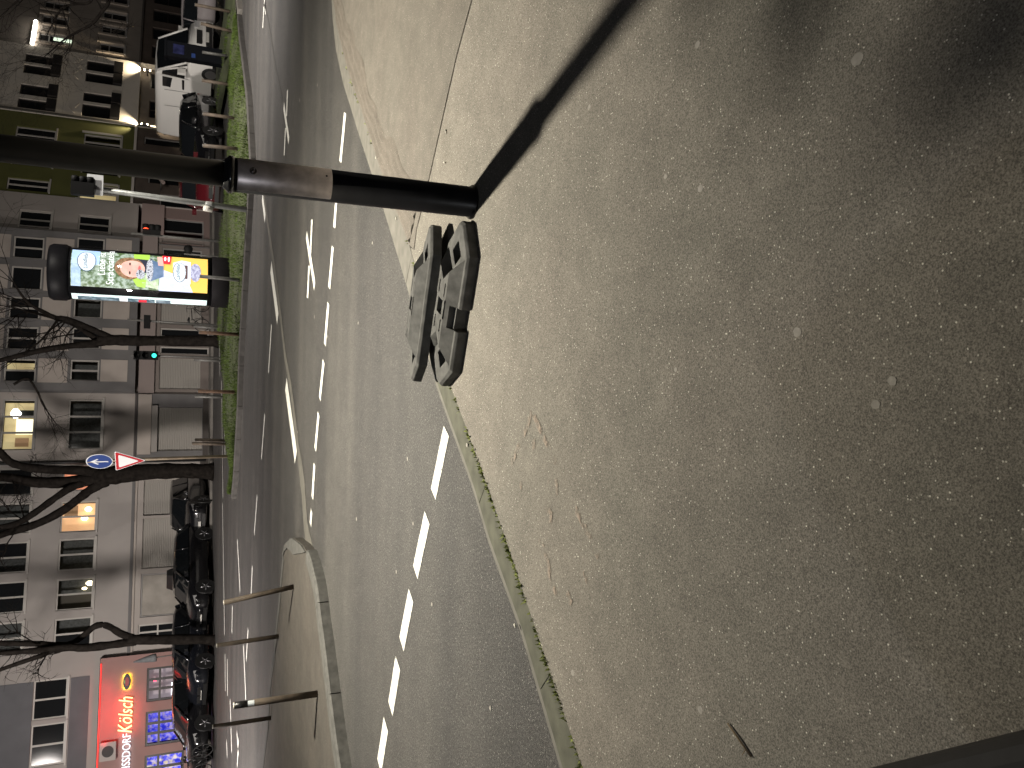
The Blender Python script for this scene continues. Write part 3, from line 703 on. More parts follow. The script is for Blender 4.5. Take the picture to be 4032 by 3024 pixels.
if bL[1] > bL[0]: bL[1] -= 2 * math.pi
a0 = (bL[1] - .25, bL[0])
side = grid_patch('side_poster', 0, 1, .0, 1, emis('print_sidewhite', (.80, .95, .93), ES * 1.1), 1, colm, a0, 8)
grid_patch('side_print', .0, .72, .40, .96, emis_noise('print_side1', (.06, .10, .13), (.30, .40, .45), ES, 7), 2, side, a0, 6)
grid_patch('side_print', .1, .6, .46, .52, emis('print_red', (.80, .03, .05), ES), 3, side, a0, 4)
grid_patch('side_print', .1, .7, .60, .66, emis('print_white', (.95, .98, 1), ES), 3, side, a0, 4)
grid_patch('side_print', .0, .7, .28, .39, emis_noise('print_side2', (.10, .14, .18), (.35, .42, .46), ES, 6), 2, side, a0, 6)
lath([(cr_ * 1.045, z_pb - .03), (cr_ * 1.045, z_pt + .03)], 'glass_cylinder', glass('column_glass', (1, 1, 1), .05))

# ---------------------------------------------------------------- signs and signals
alu_m = mat('sign_back', (.35, .35, .35), .45, .6)
def sign_thing():
    g_ = G(*z3(1985, 655), .2); y = g_.y
    t = thing('traffic_sign_post', 'leaning post with a round blue arrow sign above a give way triangle', 'traffic sign', g_)
    c1 = DY(*z3(868, 688), y); c2 = DY(*z3(1095, 683), y); top = DY(*z3(760, 700), y)
    MB().tube([g_ - Vector((0, 0, .1)), (g_ + top) / 2, top], .04, 12).build('post', mat('sign_post_paint', (.19, .15, .105), .6, .2, noise=(5, .7, 1.2)), t)
    s = 25.0 / 3120
    r = abs(DY(*z3(750, 688), y).z - DY(*z3(985, 688), y).z) / 2
    yaw = math.radians(-48)
    nrm = Vector((math.sin(yaw), -math.cos(yaw), 0)); rt = Vector((math.cos(yaw), math.sin(yaw), 0)); up = Vector((0, 0, 1))
    def P(c, x, z, d): return c + rt * x + up * z + nrm * (d + .05)
    def disc(poly, name, m, d, par, th=.004):
        n = len(poly); vs = [P(cc, x, z, d) for x, z in poly] + [P(cc, x, z, d - th) for x, z in poly]
        return MB().add(vs, [list(range(n)), list(range(n, 2 * n))[::-1]] + [(i, n + i, n + (i + 1) % n, (i + 1) % n) for i in range(n)]).build(name, m, par)
    cc = c1; wm = mat('sign_white', (.5, .51, .51), .5); bm_ = mat('sign_blue', (.008, .028, .13), .45); rm = mat('sign_red', (.30, .006, .012), .45)
    rnd_sign = disc(ell(0, 0, r, r, 32), 'blue_sign', wm, 0, t, .012); rnd_sign['label'] = 'round blue sign with white arrow'
    disc(ell(0, 0, r * .93, r * .93, 32), 'blue_face', bm_, .004, rnd_sign)
    arrow = [(-.055, -.66), (.055, -.66), (.055, .38), (.30, .06), (.36, .16), (0, .70), (-.36, .16), (-.30, .06), (-.055, .38)]
    arrow = [(x * r * 1.05, z * r) for x, z in arrow]
    disc(arrow, 'arrow', wm, .008, rnd_sign)
    cc = c2; zh = abs(DY(*z3(1000, 688), y).z - DY(*z3(1265, 688), y).z); R_ = zh * 2 / 3
    def tri(k):
        pts = []
        for a in (150, 30, -90):
            c_ = Vector((math.cos(math.radians(a)), math.sin(math.radians(a)))) * (R_ * k - R_ * .10)
            for i in range(5):
                b_ = math.radians(a + 60 - 30 * i); pts.append((c_.x + math.cos(b_) * R_ * .06, c_.y + math.sin(b_) * R_ * .06))
        return pts
    tr = disc(tri(1.0), 'give_way_sign', wm, 0, t, .012); tr['label'] = 'red bordered white triangle pointing down'
    disc(tri(.93), 'red_border', rm, .004, tr); disc(tri(.66), 'white_field', wm, .008, tr)
sign_thing()

def signal(name, label, base_px, top_px, zb_, head_px, side, lit, head_w=.30, r=.05, y=None, faces_cam=True, visor=None):
    g_ = G(*base_px, zb_) if y is None else Vector((DY(*base_px, y).x, y, .1)); tp = DY(*top_px, g_.y)
    t = thing(name, label, 'traffic light', g_)
    MB().tube([g_ - Vector((0, 0, .1)), tp], r, 12).build('pole', grey_m, t)
    z0, z1_ = DY(*head_px[1], g_.y), DY(*head_px[0], g_.y); c = (z0 + z1_) / 2; hh = abs(z1_.z - z0.z)
    hb = mat('signal_black', (.006, .006, .006), .6, spec=.1)
    hd_ = MB(); hd_.box((c.x, c.y - .12, c.z), (head_w, .16, hh)); hd = hd_.build('signal_head', hb, t)
    for i, colr in enumerate(((.9, .06, .02), (.9, .5, .05), (.05, .9, .62))):
        z = c.z + hh * (.33 - .33 * i); on = lit == i
        face = -1
        if visor is None:
            Mx_ = Matrix.Rotation(math.radians(90), 3, 'X')
            MB().lathe([(.075, 0), (.075, .01), (.001, .012)], (c.x, c.y - .205, z), 16, Mx_).build('lens', emis('signal_on_%d' % i, colr, 2.2) if on else mat('lens_off', (.02, .02, .02), .2), hd)
            vs = []
            for j in range(11):
                a = math.radians(-30 + 240 * j / 10)
                vs += [(c.x + math.cos(a) * .12, c.y - .20, z + math.sin(a) * .12), (c.x + math.cos(a) * .12, c.y - .34 - .05 * math.sin(a), z + math.sin(a) * .12)]
            MB().add(vs, [(2 * j, 2 * j + 2, 2 * j + 3, 2 * j + 1) for j in range(10)], True).build('visor', hb, hd)
        else:
            vx = visor
            MB().lathe([(.11, 0), (.115, .17), (.09, .2)], (c.x + vx * head_w * .5, c.y - .12, z), 14, Matrix.Rotation(math.radians(90) * vx, 3, 'Y')).build('visor', hb, hd)
            if on: MB().lathe([(.09, 0), (.05, .03), (.001, .04)], (c.x + vx * head_w * .62, c.y - .2, z), 12, Matrix.Rotation(math.radians(90) * vx, 3, 'Y')).build('lens', emis('signal_on_%d' % i, colr, 4), hd)
    return t, c
signal('traffic_light', 'slim traffic light showing green beside a bare tree trunk', (862, 1408), z2(1140, 1437), .12, (z2(1165, 1437), z2(1380, 1437)), 1, 2, .30, .035, y=30.0)
tl2, c2_ = signal('traffic_light', 'traffic light seen side on with red glow in its hood', z2(1800, 435), z2(1140, 372), .12, (z2(1245, 370), z2(1400, 370)), 1, 0, .16, .045, y=31.0, visor=1)
# mast with the backs of signals, grey
g_ = G(*z2(2120, 165), .2); tp = DY(*z1(690, 1625), g_.y)
mast = thing('signal_mast', 'tall pale grey signal mast rising from the grass by the lit green house window', 'signal mast', g_)
MB().tube([g_ - Vector((0, 0, .1)), g_.lerp(tp, .5), tp], [.062, .06, .05], 14).build('pole', mat('galvanised', (.30, .31, .29), .5, .3, noise=(6, .8, 1.15)), mast)
c_ = DY(*z1(725, 1632), g_.y); hh = .42
for k, dx in enumerate((-.06,)):
    MB().box((c_.x + dx, c_.y - .1, c_.z), (.26, .18, hh)).build('signal_back', mat('signal_black', (.006, .006, .006), .6, spec=.1), mast)
for k in range(3):
    MB().lathe([(.07, 0), (.075, .12), (.06, .14)], (c_.x - .06 + .12, c_.y - .1, c_.z - .14 + .14 * k), 12, Matrix.Rotation(math.radians(90), 3, 'Y')).build('visor', mat('signal_black', (.006, .006, .006), .6, spec=.1), mast)
c_ = DY(*z1(833, 1630), g_.y)
MB().box((c_.x + .02, c_.y - .12, c_.z), (.42, .02, .30)).build('white_plate', mat('sign_white', (.78, .8, .8), .5), mast)
MB().box((c_.x + .02, c_.y - .132, c_.z - .03), (.20, .004, .17)).build('plate_print', mat('plate_grey', (.12, .12, .12), .6), mast)
c_ = DY(*z2(1840, 130), g_.y)
MB().lathe([(.075, -.05), (.085, 0), (.085, .1), (.07, .12)], c_, 16).build('clamp_ring', mat('galvanised', (.3, .31, .29), .5, .3), mast)
pb_ = DY(*z2(1845, 165), g_.y)
MB().tube([pb_, pb_ + Vector((0, -.06, .16))], [.07, .06], 14).build('push_button_box', mat('pale_box', (.7, .68, .6), .3), mast)
# thin pole with the back of a sign box
def small_pole(label, name, base, top, y, r, boxes):
    b0 = DY(*base, y); b0.z = .1; t0 = DY(*top, y); t = thing(name, label, 'sign pole', b0)
    MB().tube([b0, t0], r, 10).build('pole', grey_m, t)
    for (pa, pb2, m, nm) in boxes:
        a, c = DY(*pa, y), DY(*pb2, y); MB().box(((a.x + c.x) / 2, y - .08, (a.z + c.z) / 2), (abs(a.x - c.x), .12, abs(a.z - c.z))).build(nm, m, t)
sb = mat('signal_black', (.006, .006, .006), .6, spec=.1)
small_pole('thin dark pole carrying a small black box beside the bicycle', 'sign_pole', z2(1800, 1170), z2(1110, 1125), 33., .04, [(z2(1255, 1085), z2(1310, 1205), sb, 'sign_box')])
t0 = DY(*z2(1640, 512), 29.); bb = Vector((DY(*z2(1900, 575), 29.).x, 29., .1)); t = thing('round_sign', 'small round sign seen from the back beside the advertising column', 'traffic sign', bb)
MB().tube([bb, (bb.x, 29., t0.z + .13)], .03, 10).build('pole', grey_m, t)
MB().lathe([(.145, 0), (.145, .015), (.001, .016)], (t0.x, 28.95, t0.z), 24, Matrix.Rotation(math.radians(90), 3, 'X')).build('sign_back', sb, t)

# ================================================================ HOUSES
class Fac:
    def __init__(s, o, deg):
        a = math.radians(deg); s.o = Vector((o[0], o[1], 0)); s.t = Vector((math.cos(a), math.sin(a), 0)); s.n = Vector((math.sin(a), -math.cos(a), 0)); s.a = a
    def px(s, X, Y, d=0.):
        r = ray(X, Y); o = s.o + s.n * d; k = s.n.dot(o) / s.n.dot(r); p = r * k
        return (p - o).dot(s.t), H + p.z
    def P(s, u, d, z): return s.o + s.t * u + s.n * d + Vector((0, 0, z))
    def rect(s, pa, pb, d=0.):
        xm, ym = (pa[0] + pb[0]) / 2, (pa[1] + pb[1]) / 2
        us = [s.px(xm, pa[1], d)[0], s.px(xm, pb[1], d)[0]]; zs = [s.px(pa[0], ym, d)[1], s.px(pb[0], ym, d)[1]]
        return [min(us), max(us), min(zs), max(zs)]
def fbox(b, fac, u0, u1, d0, d1, z0, z1):
    vs = [fac.P(u, d, z) for u in (u0, u1) for d in (d0, d1) for z in (z0, z1)]
    return b.add(vs, [(0, 2, 3, 1), (4, 5, 7, 6), (0, 1, 5, 4), (2, 6, 7, 3), (0, 4, 6, 2), (1, 3, 7, 5)])
def fb(name, m, parent, fac, *a): return fbox(MB(), fac, *a).build(name, m, parent)
def wall(name, m, parent, fac, u0, u1, z0, z1, holes, d=0., deep=.22):
    us = sorted({u0, u1} | {min(max(h[i], u0), u1) for h in holes for i in (0, 1)}); zs = sorted({z0, z1} | {min(max(h[i], z0), z1) for h in holes for i in (2, 3)})
    b = MB()
    for a, c in zip(us, us[1:]):
        for e, f in zip(zs, zs[1:]):
            mu, mz = (a + c) / 2, (e + f) / 2
            if any(h[0] < mu < h[1] and h[2] < mz < h[3] for h in holes): continue
            b.quad(fac.P(a, d, e), fac.P(c, d, e), fac.P(c, d, f), fac.P(a, d, f))
    for h in holes:
        a, c, e, f = h[:4]
        for p, q in (((a, e), (a, f)), ((a, f), (c, f)), ((c, f), (c, e)), ((c, e), (a, e))):
            b.quad(fac.P(p[0], d, p[1]), fac.P(p[0], d - deep, p[1]), fac.P(q[0], d - deep, q[1]), fac.P(q[0], d, q[1]))
    return b.build(name, m, parent)
def shell(parent, fac, u0, u1, z1, m, d=0., depth=9):
    b = MB(); b.quad(fac.P(u0, d, 0), fac.P(u0, d - depth, 0), fac.P(u0, d - depth, z1), fac.P(u0, d, z1)); b.quad(fac.P(u1, d, 0), fac.P(u1, d, z1), fac.P(u1, d - depth, z1), fac.P(u1, d - depth, 0))
    b.quad(fac.P(u0, d - depth, 0), fac.P(u1, d - depth, 0), fac.P(u1, d - depth, z1), fac.P(u0, d - depth, z1)); b.build('rear_wall', m, parent)
    MB().quad(fac.P(u0, d + .3, z1), fac.P(u1, d + .3, z1), fac.P(u1, d - depth, z1), fac.P(u0, d - depth, z1)).build('roof', mat('roof_felt', (.05, .05, .05), .9), parent)
dglass = mat('dark_window_glass', (.010, .011, .012), .08, 0, .12)
curtain = mat('dark_curtain', (.055, .06, .058), .8, noise=(11, .6, 1.3))
fr_white = mat('white_window_frame', (.38, .36, .33), .5)
fr_grey = mat('grey_window_frame', (.26, .25, .24), .5)
fr_dark = mat('dark_window_frame', (.02, .016, .015), .4)
lit_warm = emis_noise('lit_room_warm', (.95, .58, .30), (.80, .42, .20), .85, 1.1, .35, .65)
lit_yel = emis_noise('lit_room_yellow', (.80, .66, .34), (.55, .42, .20), .6, 1.3, .35, .65)
lit_red = emis_noise('lit_room_salmon', (1., .36, .20), (.85, .30, .16), .8, 2)
dim_room = mat('dim_room', (.06, .055, .045), .9)
cgl = glass('clear_window_glass', (1, 1, 1), .07)
def window(parent, fac, r, d=0., panes=2, kind='dark', frame=None, sill=True, transom=None, fw=.06, back=.14, extra=None, name='window'):
    u0, u1, z0, z1 = r; frame = frame or fr_white; db = d - back
    b = MB()
    fbox(b, fac, u0, u0 + fw, db, db + .07, z0, z1); fbox(b, fac, u1 - fw, u1, db, db + .07, z0, z1)
    fbox(b, fac, u0 + fw, u1 - fw, db + .001, db + .069, z0, z0 + fw); fbox(b, fac, u0 + fw, u1 - fw, db + .001, db + .069, z1 - fw, z1)
    cuts = [u0 + fw]; ws = (u1 - u0 - 2 * fw)
    for i in range(1, panes):
        c = u0 + fw + ws * i / panes; fbox(b, fac, c - fw * .6, c + fw * .6, db + .002, db + .075, z0 + fw, z1 - fw)
    if transom: fbox(b, fac, u0 + fw, u1 - fw, db + .003, db + .073, z0 + (z1 - z0) * transom - fw * .5, z0 + (z1 - z0) * transom + fw * .5)
    w = b.build(name, frame, parent)
    zsplit = [(z0 + fw, z1 - fw)] if not transom else [(z0 + fw, z0 + (z1 - z0) * transom - fw * .5), (z0 + (z1 - z0) * transom + fw * .5, z1 - fw)]
    for i in range(panes):
        a = u0 + fw + ws * i / panes; c = a + ws / panes
        for (e, f) in zsplit:
            kk = kind if isinstance(kind, str) else kind[i % len(kind)]
            gm = dglass if kk == 'dark' else cgl
            MB().quad(fac.P(a, db + .035, e), fac.P(c, db + .035, e), fac.P(c, db + .035, f), fac.P(a, db + .035, f)).build('pane', gm, w)
            if kk != 'dark':
                bm_ = {'warm': lit_warm, 'yellow': lit_yel, 'salmon': lit_red, 'curtain': curtain, 'dim': dim_room}.get(kk) or MATS[kk]
                MB().quad(fac.P(a - .02, db - .45, e - .05), fac.P(c + .02, db - .45, e - .05), fac.P(c + .02, db - .45, f + .05), fac.P(a - .02, db - .45, f + .05)).build('interior', bm_, w)
    if sill: fbox(MB(), fac, u0 - .06, u1 + .06, db + .08, d + .07, z0 - .07, z0 - .005).build('sill', frame if frame is not fr_dark else fr_grey, w)
    return w
def row(fac, rects):
    z0 = sum(r[2] for r in rects) / len(rects); z1 = sum(r[3] for r in rects) / len(rects)
    return [[r[0], r[1], z0, z1] for r in rects]
def shutter(parent, fac, r, d, m):
    u0, u1, z0, z1 = r; n = max(6, int((z1 - z0) / .07)); vs = []
    for i in range(n * 2 + 1):
        z = z0 + (z1 - z0) * i / (2 * n); dd = d + (.018 if i % 2 else 0); vs += [fac.P(u0, dd, z), fac.P(u1, dd, z)]
    return MB().add(vs, [(2 * i, 2 * i + 1, 2 * i + 3, 2 * i + 2) for i in range(2 * n)]).build('roller_shutter', m, parent)
FL = Fac((-1.85, 39.2), 16.0)
plaster = mat('pale_plaster', (.30, .278, .260), .9, noise=(1.1, .94, 1.05), bump=(35, .2, .006))
plaster2 = mat('warm_plaster', (.33, .30, .275), .9, noise=(1.1, .95, 1.05), bump=(35, .2, .006))
grey_pl = mat('grey_plaster', (.135, .13, .128), .9, noise=(1.2, .88, 1.12))
panel_m = mat('pale_panel', (.36, .32, .285), .85, noise=(1.4, .92, 1.08))
dark_pl = mat('dark_plinth', (.06, .052, .046), .85, noise=(2, .8, 1.2))
brown_pl = mat('brown_groundfloor', (.075, .058, .048), .8, noise=(2, .85, 1.15))
shut_m = mat('shutter_metal', (.34, .32, .29), .55, .2)

# ---- left: pale house with the pub
def uL(X, Y, d=0.): return FL.px(X, Y, d)[0]
ua, ub = FL.px(300, 3024)[0] - 14, uL(500, 1812)
b1 = thing('apartment_house', 'pale plastered house with the lit pub on its ground floor', 'house', FL.P((ua + ub) / 2, 0, 0))
zf = FL.px(518, 2000)[1]                 # floor band above the ground floor
r2 = row(FL, [FL.rect(z3(520, 725), z3(845, 955)), FL.rect(z3(525, 1045), z3(835, 1315)), FL.rect(z8(545, 285), z8(885, 580)), FL.rect(z8(535, 655), z8(870, 950)), FL.rect(z8(520, 1025), z8(862, 1320))])
r3 = row(FL, [FL.rect(z3(-75, 760), z3(255, 1000)), FL.rect(z3(-75, 1065), z3(255, 1330)), FL.rect(z8(-75, 320), z8(255, 610)), FL.rect(z8(-80, 690), z8(245, 985)), FL.rect(z8(-85, 1070), z8(232, 1380))])
w_u0, w_u1 = uL(200, 2250 + k4 * 1240), uL(200, 2250 + k4 * 910); st = uL(200, 2250 + k4 * 910) - uL(200, 2250 + k4 * 1290)
pr = [FL.rect(z4(270, 910), z4(560, 1245)), FL.rect(z4(262, 1285), z4(552, 1640))]
dz = pr[0][3] - pr[0][2]; pr = row(FL, pr)
pr += [[pr[1][0] - 1.9 * i, pr[1][1] - 1.9 * i, pr[1][2], pr[1][3]] for i in (1, 2, 3)]
r3b = [[r[0], r[1], r3[0][2] + .1, r3[0][3] + .1] for r in []]
sh1 = FL.rect(z3(1250, 860), z3(1800, 1162)); sh2 = FL.rect(z3(1240, 1185), z3(1800, 1620)); bigw = FL.rect(z4(1185, 10), z4(1545, 375)); door = FL.rect(z4(1165, 425), z4(1760, 560))
zsh = (sh1[3] + sh2[3]) / 2
for q in (sh1, sh2): q[2] = .45; q[3] = zsh
door[2] = .1; bigw[3] = min(bigw[3], zsh + .1)
ph = [h for h in r2 + r3 + pr]
wall('upper_wall', plaster, b1, FL, ua, ub, zf, 13.5, ph); shell(b1, FL, ua, ub, 13.5, plaster)
upub = uL(650, 2572)
wall('ground_floor_wall', plaster2, b1, FL, upub, ub, .1, zf - .12, [sh1, sh2, bigw, door], -.05)
fb('floor_band', grey_pl, b1, FL, upub, ub, -.2, .06, zf - .12, zf - .001)
fb('shop_lintel', panel_m, b1, FL, upub, ub, -.05, .02, zsh + .25, zsh + .42)
fb('plinth', dark_pl, b1, FL, upub, ub, -.05, .03, .08, .44)
for r, kd in zip(r2, ('salmon', 'warm', 'curtain', ('dim', 'curtain'), ('dark', 'curtain'))): window(b1, FL, r, 0, 2, kd, fr_white)
wr = r2[1]
MB().box(FL.P(wr[0] + .95, -.5, wr[2] + 1.0), (.45, .03, .5), Matrix.Rotation(FL.a, 3, 'Z')).build('picture', mat('print_frame', (.25, .15, .08), .6, emit=(.5, .3, .15), es=.3), b1)
for du, dz_ in ((1.0, .25), (.62, .38)): MB().lathe([(.02, -.13), (.1, -.06), (.1, .06), (.03, .13)], FL.P(wr[0] + du, -.45, wr[2] + dz_ + .1), 10).build('lamp_shade', emis('room_lamp', (1, .85, .55), 7), b1)
wr = r2[3]
for du, dz_, sc in ((1.05, .16, 1.2), (.85, .36, .7)): MB().lathe([(.02, -.13 * sc), (.08 * sc, -.06 * sc), (.08 * sc, .06 * sc), (.03, .13 * sc)], FL.P(wr[0] + du, -.45, wr[2] + dz_), 10).build('lamp_shade', emis('room_lamp', (1, .85, .55), 7), b1)
for i_, r in enumerate(r3): window(b1, FL, r, 0, 2, ('dark', 'curtain', ('curtain', 'dark'), 'dark', 'curtain')[i_], fr_white)
for r in pr: window(b1, FL, r, 0, 2, 'dark', fr_white)
gu0, gu1 = ua + .5, uL(100, 2250 + k4 * 925)
for (za, zb2) in ((FL.px(*z4(745, 1200))[1], FL.px(*z4(585, 1200))[1]), (FL.px(*z4(268, 1200))[1], 12.5)):
    fb('grey_panel', mat('slate_panel', (.10, .10, .108), .8, noise=(1.5, .9, 1.1)), b1, FL, gu0, uL(310, 2250 + k4 * 890), -.05, .025, za, zb2)
shutter(b1, FL, sh1, -.16, shut_m); shutter(b1, FL, sh2, -.16, shut_m)
window(b1, FL, bigw, -.05, 1, 'curtain', fr_grey, sill=True); MATS['dark_curtain']
fb('blind', mat('pale_blind', (.27, .25, .22), .9, noise=(2, .8, 1.15)), b1, FL, bigw[0] + .07, bigw[1] - .07, -.175, -.15, bigw[2] + .07, bigw[3] - .07)
window(b1, FL, door, -.05, 2, 'dark', fr_white, sill=False, transom=.72, name='door')
dp = uL(500, 1818)
MB().tube([FL.P(dp, .07, .2), FL.P(dp, .07, 13)], .06, 10).build('downpipe', mat('dark_pipe', (.02, .02, .02), .5), b1)
# pub front
PD = .35; zp = FL.px(388, 2800, PD)[1]
pub_m = mat('pub_plaster', (.27, .165, .15), .85, noise=(1.3, .9, 1.1), bump=(30, .25, .006))
pw = [FL.rect(z4(1230, 800), z4(1545, 1085), PD), FL.rect(z4(1228, 1165), z4(1560, 1455), PD), FL.rect(z4(1226, 1530), z4(1560, 1850), PD)]
pw = row(FL, pw); pw += [[pw[2][0] - 2.2, pw[2][0] - .5, pw[2][2], pw[2][3]]]
ugl = uL(600, 2250 + k4 * 690, PD)
wall('pub_front', pub_m, b1, FL, ua, ugl, .1, zp, pw, PD, .18)
MB().quad(FL.P(ua, PD, zp), FL.P(ugl, PD, zp), FL.P(ugl, -.02, zp + .05), FL.P(ua, -.02, zp + .05)).build('canopy_top', grey_pl, b1)
MB().quad(FL.P(ugl, PD, .1), FL.P(ugl, -.1, .1), FL.P(ugl, -.1, zp), FL.P(ugl, PD, zp)).build('pub_side', pub_m, b1)
blue = emis_noise('pub_blue', (.03, .04, .75), (.55, .45, .75), .8, 7, .42, .66); mauve = emis_noise('pub_mauve', (.30, .24, .26), (.45, .38, .42), .6, 1.2)
yelb = emis_noise('pub_bar', (.05, .06, .80), (1, .85, .5), .9, 6, .42, .62)
for r, kd in zip(pw, ('pub_mauve', 'pub_blue', 'pub_bar', 'pub_blue')):
    w = window(b1, FL, r, PD, 3, kd, fr_dark, sill=False, transom=.66, fw=.085, back=.12)
fb('screen', emis('screen_white', (.85, .9, 1), 3), b1, FL, pw[0][0] + .12, pw[0][0] + .62, PD - .52, PD - .5, pw[0][2] + .12, pw[0][2] + .52)
fb('red_light', emis('red_spot', (1, .05, .12), 5), b1, FL, pw[0][0] + .75, pw[0][0] + .85, PD - .35, PD - .3, pw[0][3] - .35, pw[0][3] - .25)
neon = thing('neon_sign', 'glowing script and block letter beer sign on the pub front', 'sign', FL.P(uL(500, 2750, PD), PD, 0))
def sign_text(txt, ys, xs, m, size_fit, shear=0., bold=.0, d=.12):
    ru = FL.rect((xs[0], ys[0]), (xs[1], ys[1]), PD); vs, fs = text_mesh(txt, 1.0, shear, .03, bold)
    x0, x1 = min(v.x for v in vs), max(v.x for v in vs); y0, y1 = min(v.y for v in vs), max(v.y for v in vs)
    o = [FL.P(ru[0] + (v.x - x0) / (x1 - x0) * (ru[1] - ru[0]), PD + d + v.z, ru[2] + (v.y - y0) / (y1 - y0) * (ru[3] - ru[2])) for v in vs]
    return MB().add(o, fs), ru
bq, rk = sign_text('Kölsch', (2250 + k4 * 1055, 2250 + k4 * 1362), (k4 * 1000, k4 * 1118), None, 0, .35, .0); bq.build('script_lettering', emis('neon_yellow', (1, .80, .34), 1.7), neon)
bq, rs = sign_text('REISSDORF', (2250 + k4 * 1366, 2250 + k4 * 1735), (k4 * 1030, k4 * 1100), None, 0, 0, .0); bq.build('block_lettering', emis('neon_white', (.9, .93, 1), 1.25), neon)
# red tube along the canopy edge and behind the script
tm = emis('neon_red', (1, .035, .03), 2.5)
MB().tube([FL.P(rk[0] - 1.4, PD + .05, zp - .03), FL.P(ugl - .2, PD + .05, zp - .03)], .018, 8).build('red_tube', tm, neon)
def glow(name, u0, u1, z, h, col, power, par, d=PD + .10, face=-1):
    ld = bpy.data.lights.new(name, 'AREA'); ld.shape = 'RECTANGLE'; ld.size = u1 - u0; ld.size_y = h; ld.energy = power; ld.color = col
    lo = bpy.data.objects.new(name, ld); COL.objects.link(lo); lo.parent = par
    nz = FL.n                                        # area lights shine along -Z: turn -Z to the wall
    Mx_ = Matrix((FL.t, Vector((0, 0, 1)), FL.n)).transposed().to_4x4() if face < 0 else Matrix((-FL.t, Vector((0, 0, 1)), -FL.n)).transposed().to_4x4()
    lo.matrix_basis = basis(par).inverted() @ (Matrix.Translation(FL.P((u0 + u1) / 2, d, z)) @ Mx_)
zk = (rk[2] + rk[3]) / 2
glow('script_backlight', rk[0], rk[1], zk, 1*.35, (1, .02, .012), 28, neon, PD + .30)
glow('canopy_backlight', rk[0] - .3, ugl - .9, zp - .25, .1, (1, .02, .03), 9, neon, PD + .40)
glow('block_backlight', rs[0], rs[1], (rs[2] + rs[3]) / 2, .3, (.85, .9, 1), 2.2, neon, PD + .11)
ro = FL.rect(z4(1040, 862), z4(1105, 995), PD); em = thing('oval_sign', 'dark oval beer sign with yellow glow on the pub front', 'sign', FL.P((ro[0] + ro[1]) / 2, PD, ro[2]))
ou, oz, rx, rz_ = (ro[0] + ro[1]) / 2, (ro[2] + ro[3]) / 2, (ro[1] - ro[0]) / 2, (ro[3] - ro[2]) / 2
def oval(k, d0, d1):
    e = ell(ou, oz, rx * k, rz_ * k, 28); n = len(e); return MB().add([FL.P(x, d0, z) for x, z in e] + [FL.P(x, d1, z) for x, z in e], [list(range(n))[::-1], list(range(n, 2 * n))] + [(i, (i + 1) % n, n + (i + 1) % n, n + i) for i in range(n)])
oval(1, PD + .06, PD + .12).build('shield', mat('sign_dark', (.012, .010, .008), .35), em)
oval(.55, PD + .12, PD + .125).build('emblem', mat('emblem_red', (.18, .02, .02), .5, emit=(.3, .03, .03), es=.3), em)
e2 = MB(); fbox(e2, FL, ou - .06, ou + .06, PD + .12, PD + .128, oz + rz_ * .45, oz + rz_ * .78); e2.build('crown_mark', mat('emblem_green', (.1, .2, .05), .5, emit=(.2, .4, .1), es=.3), em)
glow('oval_backlight', ou - rx * .9, ou + rx * .9, oz, rz_ * 1.6, (1, .72, .05), 12, em, PD + .055)
# air conditioner, parasol
rac = FL.rect(z4(845, 1435), z4(980, 1590), PD); ac = thing('air_conditioner', 'pale square air conditioner unit beside the beer lettering', 'air conditioner', FL.P((rac[0] + rac[1]) / 2, PD, rac[2]))
fb('case', mat('ac_case', (.32, .28, .26), .6), ac, FL, rac[0], rac[1], PD + .002, PD + .28, rac[2], rac[3])
uc, zc, rr = (rac[0] + rac[1]) / 2, (rac[2] + rac[3]) / 2, (rac[3] - rac[2]) * .37
e = ell(uc, zc, rr, rr, 24); MB().add([FL.P(x, PD + .285, z) for x, z in e], [list(range(24))]).build('fan_grille', mat('ac_grille', (.035, .03, .03), .7), ac)
pp = DY(*z4(1820, 655), 33.2); pp.z = .1; ptop = DY(*z4(1125, 765), 33.2); pk = DY(*z4(1320, 725), 33.2)
pa = thing('parasol', 'closed grey parasol on a thin pole outside the pub', 'parasol', pp)
MB().tube([pp, pk, ptop], [.025, .022, .015], 8).build('pole', grey_m, pa)
MB().tube([pk, pk.lerp(ptop, .12), pk.lerp(ptop, .6), ptop], [.15, .16, .09, .02], 10).build('folded_canopy', mat('grey_canvas', (.12, .125, .13), .8, noise=(8, .7, 1.2)), pa)

# ---- middle house with three-pane windows and roller shutters
u2a, u2b = ub, uL(400, 1547); u3b = uL(400, 912)
b2 = thing('apartment_house', 'plain pale house with three part windows over two roller shutters', 'house', FL.P((u2a + u2b) / 2, 0, 0))
m2 = FL.rect(z3(590, 160), z3(890, 592)); m3 = FL.rect(z3(10, 155), z3(300, 602)); s2 = FL.rect(z3(1375, 228), z3(1762, 607)); z_s = s2[3]; s3 = FL.rect(z2(1385, 1450), z3(1762, 163)); s3[2], s3[3] = s2[2], s2[3]
wall('wall', plaster2, b2, FL, u2a + .02, u2b, zf, 13, [m2, m3]); shell(b2, FL, u2a + .02, u2b, 13, plaster2)
wall('ground_floor_wall', grey_pl, b2, FL, u2a + .02, u2b, .1, zf - .1, [s2], -.03)
fb('floor_band', mat('dark_band', (.075, .065, .062), .8), b2, FL, u2a + .02, u2b, -.1, .03, zf - .1, zf - .001)
fb('shop_fascia', panel_m, b2, FL, s2[0] - .15, u2b - .05, -.03, .05, z_s + .28, zf - .14)
fb('shutter_box', mat('shutter_box', (.26, .24, .22), .6), b2, FL, s2[0] - .05, s2[1] + .05, -.03, .08, z_s + .02, z_s + .26)
window(b2, FL, m2, 0, 3, 'curtain', fr_white); window(b2, FL, m3, 0, 3, 'yellow', fr_grey)
